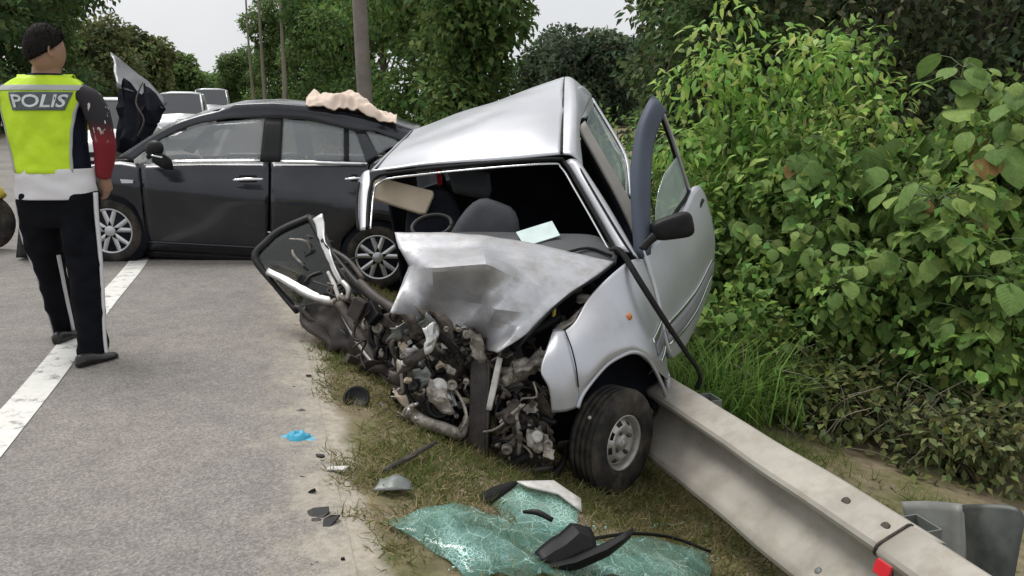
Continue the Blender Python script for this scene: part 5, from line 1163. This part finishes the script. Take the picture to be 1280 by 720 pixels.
for i, (px, py, a, b, lab) in enumerate(SH):
    cth = GT(px, py); pts = []
    k = 6
    for j in range(k):
        an = 2 * math.pi * j / k + random.uniform(-.3, .3); pts.append(cth + Vector((a * math.cos(an) * random.uniform(.6, 1.2), b * math.sin(an) * random.uniform(.6, 1.3), .012 + .012 * math.sin(an + i))))
    rot = Matrix.Rotation(random.uniform(-.9, .9), 3, 'Z'); pts = [cth + rot @ (p - cth) for p in pts]
    tag(plate('plastic_shard', pts, 'black', None, .008, world=True, base=cth), lab, 'debris', 'black shards on the road edge')
for i in range(26):
    px, py = random.choice([(random.uniform(370, 440), random.uniform(570, 715)), (random.uniform(470, 700), random.uniform(590, 640)), (random.uniform(330, 400), random.uniform(470, 520)), (random.uniform(30, 320), random.uniform(480, 700))])
    cth = GT(px, py); a = random.uniform(.006, .022); pts = []
    for j in range(5):
        an = 2 * math.pi * j / 5; pts.append(cth + Vector((a * math.cos(an) * random.uniform(.5, 1.6), a * .6 * math.sin(an) * random.uniform(.5, 1.4), .006 + random.uniform(0, .006))))
    o = tag(plate('debris_chip', pts, random.choice(['black', 'steel_dark', 'rust', 'black', 'brown_trim']), None, .006, world=True, base=cth), 'tiny dark chip of debris scattered on the ground before the wreck', 'debris', 'tiny chips of crash debris')
cth = GT(422, 592); tag(plate('plastic_scrap', [cth + Vector(p) for p in ((-.04, -.01, .01), (.03, -.02, .012), (.045, .0, .02), (-.03, .012, .012))], 'white_plastic', None, .006, world=True, base=cth), 'small white plastic scrap on the grass edge near the glove', 'debris')
cth = GT(492, 618); tag(patch('metal_scrap', [[cth + Vector((-.07, -.03, .02)), cth + Vector((.0, -.04, .03)), cth + Vector((.07, -.02, .02))], [cth + Vector((-.06, .03, .03)), cth + Vector((0, .03, .05)), cth + Vector((.06, .04, .02))]], 'galv_dark', None, 4, .005, world=True, dent=.02, dscale=15, base=cth), 'grey torn sheet metal scrap on the grass left of the windscreen', 'debris')
tag(tube('metal_bar', [GT(478, 596, .015), GT(510, 582, .03), GT(545, 568, .05)], [.010, .013, .010], 'steel_dark', None, 6, 3, world=True, base=GT(500, 590)), 'thin dark metal bar fallen below the engine of the wreck', 'debris')

# ------------------------------------------------------------------ vegetation
def unit(a): return a / np.maximum(1e-9, np.linalg.norm(a, axis=1, keepdims=True))
def leaf_arrays(pos, dirs, nrm, L, W, kind):
    N = len(pos); sd = unit(np.cross(dirs, nrm)); up = np.cross(sd, dirs)
    L = L[:, None]; W = W[:, None]
    if kind == 'diamond':
        V = np.stack([pos, pos + dirs * L * .45 + sd * W * .5 + up * W * .14, pos + dirs * L - up * L * .18, pos + dirs * L * .45 - sd * W * .5 + up * W * .14], 1).reshape(-1, 3)
        tri = np.array([[0, 1, 2], [0, 2, 3]]); k = 4
    elif kind == 'blade':
        V = np.stack([pos - sd * W * .5, pos + sd * W * .5, pos + dirs * L * .6 + sd * W * .35 , pos + dirs * L * .6 - sd * W * .35, pos + dirs * L + up * L * .3], 1).reshape(-1, 3)
        tri = np.array([[0, 1, 2], [0, 2, 3], [3, 2, 4]]); k = 5
    else:   # lance
        V = np.stack([pos, pos + dirs * L * .28 + sd * W * .45 + up * W * .1, pos + dirs * L * .65 + sd * W * .42 - up * L * .08, pos + dirs * L - up * L * .28, pos + dirs * L * .65 - sd * W * .42 - up * L * .08, pos + dirs * L * .28 - sd * W * .45 + up * W * .1], 1).reshape(-1, 3)
        tri = np.array([[0, 1, 5], [1, 2, 5], [2, 4, 5], [2, 3, 4]]); k = 6
    F = (np.arange(N)[:, None, None] * k + tri[None]).reshape(-1, 3)
    return V, F, k
def leaf_object(name, parts, m, parent=None, base=(0, 0, 0), stuff=False):
    Vs, Fs, Cs = [], [], []; o_ = 0
    for V, F, k, C in parts:
        Vs.append(V); Fs.append(F + o_); o_ += len(V); Cs.append(np.repeat(C, k, axis=0))
    V = np.concatenate(Vs); F = np.concatenate(Fs); C = np.concatenate(Cs)
    b = np.array(BASE[parent]) if parent is not None else np.array(base)
    V = V - b
    me = bpy.data.meshes.new(name); me.vertices.add(len(V)); me.vertices.foreach_set('co', V.astype(np.float32).ravel())
    me.loops.add(len(F) * 3); me.loops.foreach_set('vertex_index', F.astype(np.int32).ravel())
    me.polygons.add(len(F)); me.polygons.foreach_set('loop_start', np.arange(0, len(F) * 3, 3, dtype=np.int32))
    at = me.attributes.new('leafcol', 'FLOAT_COLOR', 'POINT'); cc = np.ones((len(V), 4), np.float32); cc[:, :3] = C; at.data.foreach_set('color', cc.ravel())
    me.materials.append(M[m]); me.update(); me.validate()
    o = bpy.data.objects.new(name, me); col.objects.link(o)
    if parent is not None: o.parent = parent
    else: o.location = base
    if stuff: o['kind'] = 'stuff'
    return o
def cols(N, base, var=.25, hue=.12, clump=None):
    b = np.array(base)[None] * (1 + var * rng.normal(size=(N, 1)).clip(-2, 2))
    b[:, 0] *= 1 + hue * rng.normal(size=N); b[:, 2] *= 1 + hue * rng.normal(size=N)
    return b.clip(.004, .6)
def crown_leaves(clumps, per, L, W, kind, base, droop=.2, var=.3, shell=.75, updown=.5):
    parts = []
    for (c, r) in clumps:
        n = int(per * (r / .6) ** 2) if per > 0 else 10
        d = unit(rng.normal(size=(n, 3))); rad = (shell + (1 - shell) * rng.random(n)[:, None]) * np.array(r if np.ndim(r) else [r, r, r * .8])
        rad *= (.8 + .35 * rng.random((n, 1)))
        pos = np.array(c)[None] + d * rad
        dirs = unit(d * .8 + rng.normal(size=(n, 3)) * .6 + np.array([0, 0, -droop * 2])); nr = unit(d * .5 + np.array([0, 0, updown * 2]) + rng.normal(size=(n, 3)) * .5)
        tone = 1 + .22 * rng.normal()
        V, F, k = leaf_arrays(pos, dirs, nr, L * (.7 + .6 * rng.random(n)), W * (.7 + .6 * rng.random(n)), kind)
        parts.append((V, F, k, cols(n, np.array(base) * max(.5, tone), var)))
    return parts
def crown_clumps(center, radii, n, cr_):
    out = []
    for _ in range(n):
        d = rng.normal(size=3); d /= np.linalg.norm(d); q = rng.random() ** .4
        out.append((np.array(center) + d * np.array(radii) * q, cr_ * (.6 + .8 * rng.random())))
    return out
def tree(name, x, y, h, radii, label, base, nclump=40, cr_=.9, per=70, L=.28, W=.16, kind='diamond', trunk_r=.14, crown_z=.62, group=None, bark='bark', droop=.2, cat='tree', lean=(0, 0), low=None, limb0=4):
    z0 = gz(x, y); root = thing(name, (x, y, z0), label, cat, group)
    cz = z0 + h * crown_z; center = np.array([x + lean[0], y + lean[1], cz])
    cl = crown_clumps(center, radii, nclump, cr_)
    if low: cl += crown_clumps((x + lean[0], y + lean[1], z0 + low[0]), low[1], low[2], cr_)
    b0 = Vector((x, y, z0 - .3)); mid = Vector((x + lean[0] * .5 + random.uniform(-.1, .1), y + lean[1] * .5, z0 + h * .4)); top = Vector((x + lean[0], y + lean[1], z0 + h * .85))
    sp = spline([b0, mid, top], 6); tv_, tf_ = tubeV(sp, [trunk_r * (1 - .75 * i / 12) for i in range(13)], 8)
    parts = [(tv_, tf_)]
    for c, r in cl[:min(14, len(cl))]:
        a = sp[random.randint(limb0, max(10, limb0))]; e = Vector(c); m_ = a.lerp(e, .5) + Vector((0, 0, .1 * h * random.random() * .3))
        parts.append(tubeV(spline([a, m_, e], 3), [trunk_r * .32 * (1 - .7 * i / 6) for i in range(7)], 5))
    V, F_ = [], []
    for v_, f_ in parts:
        o_ = len(V); V += v_; F_ += [tuple(i + o_ for i in q) for q in f_]
    mk('trunk', V, F_, bark, root)
    lv_ = crown_leaves(cl, per, L, W, kind, base, droop)
    leaf_object('crown', lv_, 'leaf', root)
    return root
def dirxy(px, Y): return ((px - 640) / FPX * Y * 1.0 / (CT), Y)   # ground position in that viewing direction
DK = (.095, .150, .055); MD = (.135, .205, .07); LT = (.15, .21, .065); OL = (.175, .205, .085)
# left of the road, receding
LTREES = [(-40, 30, 11, (4, 4, 4.5), DK, 'dark broad tree behind the officer, its crown filling the gap to his left'), (35, 36, 12, (4, 4, 5), DK, 'tall dark green tree rising straight behind the officer head'),
          (82, 44, 10.5, (2.0, 2.6, 4.2), MD, 'dark green tree just beyond the officer shoulder, above the raised bonnet'), (150, 58, 6.9, (2.4, 2.6, 2.6), OL, 'olive green rounded tree behind the raised bonnet across the road'),
          (196, 74, 7.4, (2.8, 2.8, 2.8), OL, 'olive tree behind the far white car across the road'), (236, 92, 6.7, (3.2, 3.2, 2.6), MD, 'hazy green tree above the queued cars across the road'), (274, 120, 6.2, (4.2, 4.2, 2.4), MD, 'small far tree where the road disappears')]
for i, (px, Y, h, rad, c, lab) in enumerate(LTREES):
    x, y = dirxy(px, Y); k = Y / 36
    tree('roadside_tree', x, y, h, rad, lab, c, 46, 1.1, int(60), .30 * max(.9, k * .8), .2 * max(.9, k * .8), 'diamond', .18, .62, 'trees across the road', low=(1.8, (rad[0], rad[1], 1.2), 16))
# right of the road behind the sedan
RTREES = [(318, 100, 8.2, (2.6, 3, 3), MD, 'lower tree crown at the road bend beside the sky gap'), (362, 82, 13, (2.6, 3, 5), MD, 'tall thin-crowned tree at the road bend right of the sky gap'), (412, 62, 12, (2.4, 3, 5), MD, 'tall green tree behind the slender bare trunks'),
          (440, 42, 12, (2.4, 3.2, 5), (.125, .205, .065), 'deep green tree just left of the utility pole'), (490, 30, 10.5, (2.8, 2.8, 4.6), (.12, .20, .06), 'dense dark green tree just right of the utility pole'),
          (545, 24, 9.0, (2.0, 2.5, 4), (.135, .22, .068), 'dense green tree right above the silver roof of the wreck'), (590, 20, 7.0, (.9, 1.9, 2.9), (.135, .21, .068), 'shorter green tree at the edge of the right sky gap')]
for i, (px, Y, h, rad, c, lab) in enumerate(RTREES):
    x, y = dirxy(px, Y)
    tree('roadside_tree', x, y, h, rad, lab, c, 60, .75 if Y < 45 else 1.05, 90, .20 if Y < 35 else .30, .13 if Y < 35 else .2, 'diamond', .15, .60, 'trees beside the road behind the sedan', low=(1.6, (rad[0], rad[1], 1.6), 26))
for i, (px, Y) in enumerate(((333, 44), (346, 42), (369, 40))):
    x, y = dirxy(px, Y); tree('slender_tree', x, y, 12, (1.0, 1.0, 1.6), ('thinnest slender bare trunk, farthest from the utility pole', 'middle one of three slender bare trunks left of the pole', 'thickest slender bare trunk, next to the utility pole')[i], MD, 12, .6, 60, .25, .16, 'diamond', (.085, .11, .15)[i], .9, 'slender trees left of the pole', 'bark_pale', limb0=11)
for i, (px, Y, h, lab) in enumerate(((690, 62, 6.6, 'far dark rounded tree in the gap left of the open car door'), (738, 56, 5.8, 'far dark tree behind the open car door top'), (785, 66, 6.6, 'far dark tree half hidden behind the overhanging branches'))):
    x, y = dirxy(px, Y); tree('distant_tree', x, y, h, (3.0, 3.0, 2.2), lab, (.11, .15, .09), 46, 1.1, 60, .36, .24, 'diamond', .2, .62, 'far trees in the sky gap', low=(1.8, (3.6, 3.4, 1.6), 20))
# dark trees behind the shrubs on the right
for (px, Y, h, rad, c, lab, k) in ((868, 13, 6.4, (.75, 1.6, 2.4), DK, 'dark tree with ragged outline beside the right sky gap', 40), (925, 13.5, 7.5, (1.7, 1.6, 3), DK, 'dark shaded tree behind the long-leaved sapling', 46),
                             (1060, 13, 7.5, (1.7, 1.6, 3), (.13, .15, .085), 'greyish brown leafed tree behind the broad-leaved plants', 46), (1190, 12.5, 7.5, (1.7, 1.6, 3), (.11, .145, .07), 'dark olive tree behind the tallest broad-leaved plant', 46), (1320, 12, 7.5, (1.7, 1.6, 3), (.11, .15, .07), 'dark tree at the end of the shrub bank behind the steel post', 40)):
    x, y = dirxy(px, Y); tree('forest_tree', x, y, h, rad, lab, c, k, .6, 70, .15, .09, 'diamond', .13, .55, 'dark trees behind the shrub bank', low=(1.4, (rad[0], rad[1], 1.4), 24))
for (px, Y, h, rad, lab) in ((900, 20, 8, (2.2, 2, 3.4), 'second-row dark tree deep behind the long-leaved saplings'), (1010, 21, 8, (2.4, 2, 3.4), 'second-row brownish tree deep behind the saplings'), (1120, 20, 8, (2.4, 2, 3.4), 'second-row dark tree deep behind the tallest broad-leaved plant'), (1235, 20, 8, (2.4, 2, 3.4), 'second-row dark tree deep behind the bank end'), (1350, 19, 8, (2.4, 2, 3.4), 'second-row dark tree past the bank end')):
    x, y = dirxy(px, Y); tree('forest_tree', x, y, h, rad, lab, (.11, .145, .07), 60, .75, 90, .24, .16, 'diamond', .16, .55, 'dark trees behind the shrub bank', low=(1.6, (rad[0], rad[1], 1.6), 34))
# small-leaved shrubs that fill the bank
def shrub(px, Y, h, rx, base, label, L=.07, W=.045, per=240, n=26, kind='diamond', droop=.2, cr_=.28, ry=None, zc=.5):
    x, y = dirxy(px, Y); z0 = gz(x, y); root = thing('shrub', (x, y, z0), label, 'shrub', 'shrubs on the bank beyond the guard rail')
    cl = crown_clumps((x, y, z0 + h * zc), (rx, ry or rx * .8, h * .5), n, cr_)
    cl = [(np.array([c[0], c[1], max(c[2], z0 + .12)]), r) for c, r in cl]
    V, F_ = [], []
    for c, r in cl[:18]:
        e = Vector(c); a = Vector((x + random.uniform(-.25, .25) * rx, y + random.uniform(-.2, .2), z0 - .05)); v_, f_ = tubeV(spline([a, a.lerp(e, .5) + Vector((random.uniform(-.08, .08), 0, .06)), e], 3), [.014 * (1 - .6 * i / 6) for i in range(7)], 4)
        o_ = len(V); V += v_; F_ += [tuple(i + o_ for i in q) for q in f_]
    mk('stems', V, F_, 'bark', root)
    leaf_object('foliage', crown_leaves(cl, per, L, W, kind, np.array(base) * np.array([3.0, 2.75, 2.5]), droop, .35, .55), 'leaf', root)
    return root
SHR = [(775, 9.6, 2.2, .75, MD, 'mid green leafy shrub behind the top of the open door'), (700, 11.5, 2.0, .8, (.06, .10, .03), 'green shrub above the rear corner of the wreck roof'), (845, 8.2, 2.5, .7, (.05, .088, .026), 'tall green shrub right behind the open door window'),
       (905, 7.4, 1.6, .6, (.045, .08, .024), 'dark green shrub beside the open door edge'), (985, 6.9, 1.35, .6, (.05, .085, .025), 'dense low shrub under the long-leaved sapling'),
       (1060, 6.5, 1.3, .6, (.055, .10, .028), 'tangled olive shrub in the middle of the bank'), (1140, 6.2, 1.25, .55, (.05, .09, .026), 'dark tangled shrub above the bare soil'),
       (1215, 5.9, 1.3, .55, (.06, .105, .03), 'small-leaved shrub above the bent steel post'), (1300, 5.7, 1.4, .55, (.06, .11, .03), 'shrub at the frame end of the bank past the steel post'),
       (960, 5.9, .62, .38, (.065, .10, .03), 'low leafy bush on the grass edge past the open door'), (1050, 5.6, .55, .36, (.055, .07, .03), 'low brownish bush at the edge of the bare soil'), (1240, 5.0, .45, .35, (.06, .075, .035), 'low straggling bush just behind the bent steel post')]
for s_ in SHR: shrub(*s_)
# long-leaved sapling
for (px, Y, h, rx, lab) in ((905, 7.6, 2.95, .65, 'tall sapling with long drooping bright leaves behind the open door'), (1010, 7.4, 2.9, .6, 'second long-leaved sapling next to the broad-leaved plants')):
    shrub(px, Y, h, rx, (.105, .185, .05), lab, .105, .045, 260, 46, 'lance', .3, .30, zc=.62)
# broad-leaved plants: every large leaf is its own object
def broad_leaf_mesh(k):
    g = []; n = 9; prof = [.0, .55, .86, 1.0, .98, .86, .66, .38, .0]
    V, F_ = [], []
    for i in range(n):
        t = i / (n - 1); w = prof[i] * .44
        for s in (-1, -.5, 0, .5, 1):
            x = s * w; z = -.32 * t * t + .10 * abs(s) * w - .10 * (abs(s) ** 2) * w + .02 * math.sin(7 * t + k + s * 2)
            yy = t - (.10 if abs(s) > .4 and i <= 2 else 0) * (1 - t)
            V.append((x, yy, z))
    for i in range(n - 1):
        for j in range(4): F_.append((i * 5 + j, i * 5 + j + 1, (i + 1) * 5 + j + 1, (i + 1) * 5 + j))
    me = bpy.data.meshes.new('leaf'); me.from_pydata(V, [], F_); me.materials.append(M['bigleaf'])
    for p in me.polygons: p.use_smooth = True
    return me
BL = [broad_leaf_mesh(k * 1.3) for k in range(4)]
def broad_plant(px, Y, h, rx, nl, label, size=.2, nst=7):
    x, y = dirxy(px, Y); z0 = gz(x, y); root = thing('broad_leaf_plant', (x, y, z0), label, 'plant', 'broad-leaved plants on the bank')
    V, F_ = [], []; tips = []
    for s in range(nst):
        a = Vector((x + random.uniform(-.12, .12), y + random.uniform(-.1, .1), z0 - .05)); hh = h * random.uniform(.55, 1.0)
        e = Vector((x + random.uniform(-rx, rx), y + random.uniform(-rx, rx) * .7 - .1, z0 + hh)); sp = spline([a, a.lerp(e, .5) + Vector((0, 0, .15 * h)), e], 6)
        v_, f_ = tubeV(sp, [.02 * (1 - .7 * i / 12) for i in range(13)], 6); o_ = len(V); V += v_; F_ += [tuple(i + o_ for i in q) for q in f_]
        tips.append(sp)
    for k in range(min(290, int(nl * 1.7))):
        sp = tips[k % nst]; q = random.random() ** .55; a = sp[min(12, int(3 + q * 9.99))]
        az = random.uniform(0, 2 * math.pi)
        if random.random() < .45: az = random.uniform(math.pi * 1.1, math.pi * 1.9)
        out = Vector((math.cos(az), math.sin(az), random.uniform(-.1, .55))); pl = random.uniform(.08, .28)
        b = a + out * pl; v_, f_ = tubeV([a, a.lerp(b, .5) + Vector((0, 0, .03)), b], [.005, .004, .003], 4); o_ = len(V); V += v_; F_ += [tuple(i + o_ for i in qq) for qq in f_]
        sc = size * random.choice((.45, .6, .7, .8, .95)) * random.uniform(.85, 1.15)
        lf = bpy.data.objects.new('leaf', BL[k % 4]); col.objects.link(lf); lf.parent = root
        d = Vector((math.cos(az), math.sin(az), random.uniform(-1.7, -.1))).normalized(); nn = Vector((d.x * .35 + random.uniform(-.3, .3), d.y * .35 + random.uniform(-.3, .3), 1)).normalized()
        xx = d.cross(nn).normalized(); zz = xx.cross(d)
        mw = Matrix((xx, d, zz)).transposed().to_4x4(); lf.matrix_local = Matrix.Translation(b - Vector((x, y, z0))) @ mw @ Matrix.Diagonal((sc, sc, sc, 1))
    mk('stems', V, F_, mat('green_stem', (.10, .13, .05), .6), root)
    cl = [(np.array(tips[k % nst][random.randint(5, 12)]) + rng.normal(size=3) * np.array([.16, .12, .1]), .2 + .12 * random.random()) for k in range(26)]
    leaf_object('small_leaves', crown_leaves(cl, 260, .085, .06, 'diamond', (.17, .27, .07), .35, .35, .4), 'leaf', root, stuff=True)
for a in ((1135, 6.9, 2.75, .55, 150, 'tallest broad-leaved plant with large pale heart-shaped leaves on the bank', .27, 8), (1245, 6.6, 2.6, .6, 160, 'broad-leaved plant beside the tallest one, large rounded leaves', .25, 9), (1050, 7.0, 2.15, .55, 150, 'broad-leaved plant below the long-leaved saplings', .23, 8),
          (1180, 6.1, 1.85, .55, 140, 'broad-leaved plant in front of the tallest one, leaves overlapping like shingles', .21, 8), (985, 6.6, 1.45, .5, 110, 'short broad-leaved plant near the tall grass clump', .18), (1290, 5.4, 1.5, .35, 50, 'broad-leaved plant with hanging leaves above the bent steel post', .22), (1090, 6.2, 1.4, .55, 120, 'short broad-leaved plant in the middle of the tangled shrubs', .18), (930, 6.1, .75, .3, 26, 'small broad-leaved plant at the foot of the bank by the grass', .13),
          (1215, 7.3, 2.3, .65, 150, 'broad-leaved plant half hidden between the two tallest ones', .24), (1330, 6.8, 2.5, .55, 90, 'broad-leaved plant at the far end of the bank', .25), (1240, 5.7, 1.2, .45, 70, 'lower broad-leaved plant over the small-leaved shrub', .19),
          (945, 7.0, 1.9, .45, 80, 'broad-leaved plant in front of the first long-leaved sapling', .18), (1005, 6.9, 1.95, .45, 80, 'broad-leaved plant in front of the second long-leaved sapling', .19), (885, 7.2, 1.5, .4, 60, 'broad-leaved plant showing just beside the open door edge', .16)):
    broad_plant(*a)
for s_ in ((1085, 7.6, 2.2, .6, (.06, .10, .03), 'leafy shrub behind the tallest broad-leaved plant stem'), (1170, 7.4, 2.3, .6, (.06, .10, .03), 'leafy shrub filling between the tallest broad-leaved plants'), (1275, 7.2, 2.2, .6, (.06, .10, .03), 'leafy shrub behind the hanging-leaf plant'), (800, 8.8, 2.6, .6, (.055, .095, .028), 'tall leafy shrub between the roof corner and the open door')): shrub(*s_)
# dry twigs and vines
def twigs(px, Y, n, label):
    x, y = dirxy(px, Y); z0 = gz(x, y); root_v, root_f = [], []
    for _ in range(n):
        a = Vector((x + random.uniform(-.5, .5), y + random.uniform(-.3, .3), z0 + random.uniform(0, .1))); b = a + Vector((random.uniform(-.4, .4), random.uniform(-.25, .25), random.uniform(.05, .55)))
        b.z = max(b.z, z0); v_, f_ = tubeV(spline([a, a.lerp(b, .5) + Vector((random.uniform(-.15, .15), 0, random.uniform(0, .15))), b], 4), [.006 * (1 - .6 * i / 8) for i in range(9)], 4)
        o_ = len(root_v); root_v += v_; root_f += [tuple(i + o_ for i in q) for q in f_]
    o = mk('dry_twigs', root_v, root_f, 'bark_pale', None, base=(x, y, z0)); tag(o, label, 'twigs', None, 'stuff')
twigs(1100, 5.5, 60, 'dry pale twigs tangled over the bare soil'); twigs(1220, 5.2, 50, 'dry twigs under the shrub behind the steel post'); twigs(985, 5.6, 30, 'dry brown stems at the grass edge past the rail')
# ------------------------------------------------------------------ grass
def grass(name, n, srange, lrange, Lm, Wm, label, tonef, dens, up=.9):
    s = rng.uniform(*srange, n); l = rng.uniform(*lrange, n); pos = np.zeros((n, 3)); keep = np.zeros(n, bool); C = np.zeros((n, 3))
    for i in range(n):
        x, y = xy(s[i], l[i]); a = mnoise.noise(Vector((x * 2.2, y * 2.2, 0))) + .5 * mnoise.noise(Vector((x * 7, y * 7, 2)))
        if a + dens(s[i], l[i]) < rng.random() * 1.0: continue
        keep[i] = True; pos[i] = (x, y, gz(x, y) - .004); C[i] = tonef(mnoise.noise(Vector((x * 1.7, y * 1.7, 5))), rng.random())
    pos = pos[keep]; C = C[keep]; m = len(pos)
    dirs = unit(np.c_[rng.normal(size=(m, 2)) * (1 - up + .35), np.full(m, up)]); nr = unit(rng.normal(size=(m, 3)))
    V, F, k = leaf_arrays(pos, dirs, nr, Lm * (.5 + rng.random(m)), Wm * (.6 + .8 * rng.random(m)), 'blade')
    o = leaf_object(name, [(V, F, k, C * (1 + .25 * rng.normal(size=(m, 1)).clip(-2, 2)))], 'grass', None, (0, 0, 0), True)
    tag(o, label, 'grass'); return o
def tone(a, r):
    if r < .38 + .45 * max(-.6, min(.6, -a)): return np.array((.36, .29, .16))
    return np.array((.125, .155, .045)) if r < .85 else np.array((.19, .21, .07))
grass('verge_grass', 250000, (-.02, 2.7), (-2.9, 5.5), .055, .0042, 'short patchy green and straw grass on the verge under the wreck', tone, lambda s, l: float(np.interp(s, [.0, .12, .3, .7, 2.7], [.0, .35, .6, .75, .85])), .55)
def tone2(a, r): return np.array((.14, .195, .055)) if r < .75 else np.array((.24, .22, .10))
grass('bank_grass', 26000, (2.2, 3.6), (-2.5, 4.5), .085, .006, 'green grass strip between the guard rail and the shrub bank', tone2, lambda s, l: float(np.interp(s, [2.2, 2.9, 3.6], [.7, .5, -.1])), .7)
def tuft(px, py, Y, n, L, label, base):
    x, y = dirxy(px, Y); z0 = gz(x, y); root = thing('grass_clump', (x, y, z0), label, 'grass', None)
    pos = np.c_[x + rng.normal(size=n) * .22, y + rng.normal(size=n) * .18, np.full(n, z0 - .02)]
    d = unit(np.c_[rng.normal(size=(n, 2)) * .5, np.ones(n)]); V, F, k = leaf_arrays(pos, d, unit(np.c_[d[:, :2], np.full(n, .1)]) , L * (.5 + .7 * rng.random(n)), .012 * (.7 + .6 * rng.random(n)), 'blade')
    leaf_object('blades', [(V, F, k, cols(n, base, .25))], 'grass', root, stuff=True)
tuft(900, 440, 5.5, 800, .62, 'tall bright green grass clump beside the open door', (.20, .33, .08)); tuft(935, 440, 5.7, 600, .55, 'tall grass clump between the open door and the shrubs', (.17, .30, .075))
tuft(880, 470, 5.6, 400, .35, 'dry brownish grass clump beside the guard rail and hanging strip', (.22, .18, .09)); tuft(830, 300, 8.0, 500, .5, 'grass clump hidden behind the open door', (.10, .17, .045))

# short hair over the officer's cap of hair
def hair_strands():
    c = PQ(49, 62, B - .02); yaw = math.radians(38); n = 2600; pos = []; dr = []
    for _ in range(n):
        a = random.uniform(0, 2 * math.pi); front = max(0, math.sin(a)); back = max(0, -math.sin(a)); b0 = .55 * front - .5 * back + .02 * (1 - front) * (1 - back)
        b = b0 + (math.pi / 2 - b0) * (1 - math.sqrt(random.random())); R = Matrix.Rotation(-yaw, 3, 'Z')
        d = Vector((math.cos(b) * math.cos(a), math.cos(b) * math.sin(a), math.sin(b))); p = Vector((d.x * .077, d.y * .099, d.z * .124)) * 1.045
        pos.append(c + R @ p); dr.append((R @ (d + Vector((random.uniform(-.5, .5), random.uniform(-.3, .9), random.uniform(-.4, .5) - (.7 if b < .3 else 0))))).normalized())
    pos = np.array(pos); dr = np.array(dr)
    V, F, k = leaf_arrays(pos, dr, unit(rng.normal(size=(n, 3))),   .013 * (.5 + rng.random(n)), .003 * np.ones(n), 'blade')
    o = leaf_object('hair_strands', [(V, F, k, cols(n, (.012, .010, .009), .4))], 'leaf', off, stuff=True)
hair_strands()
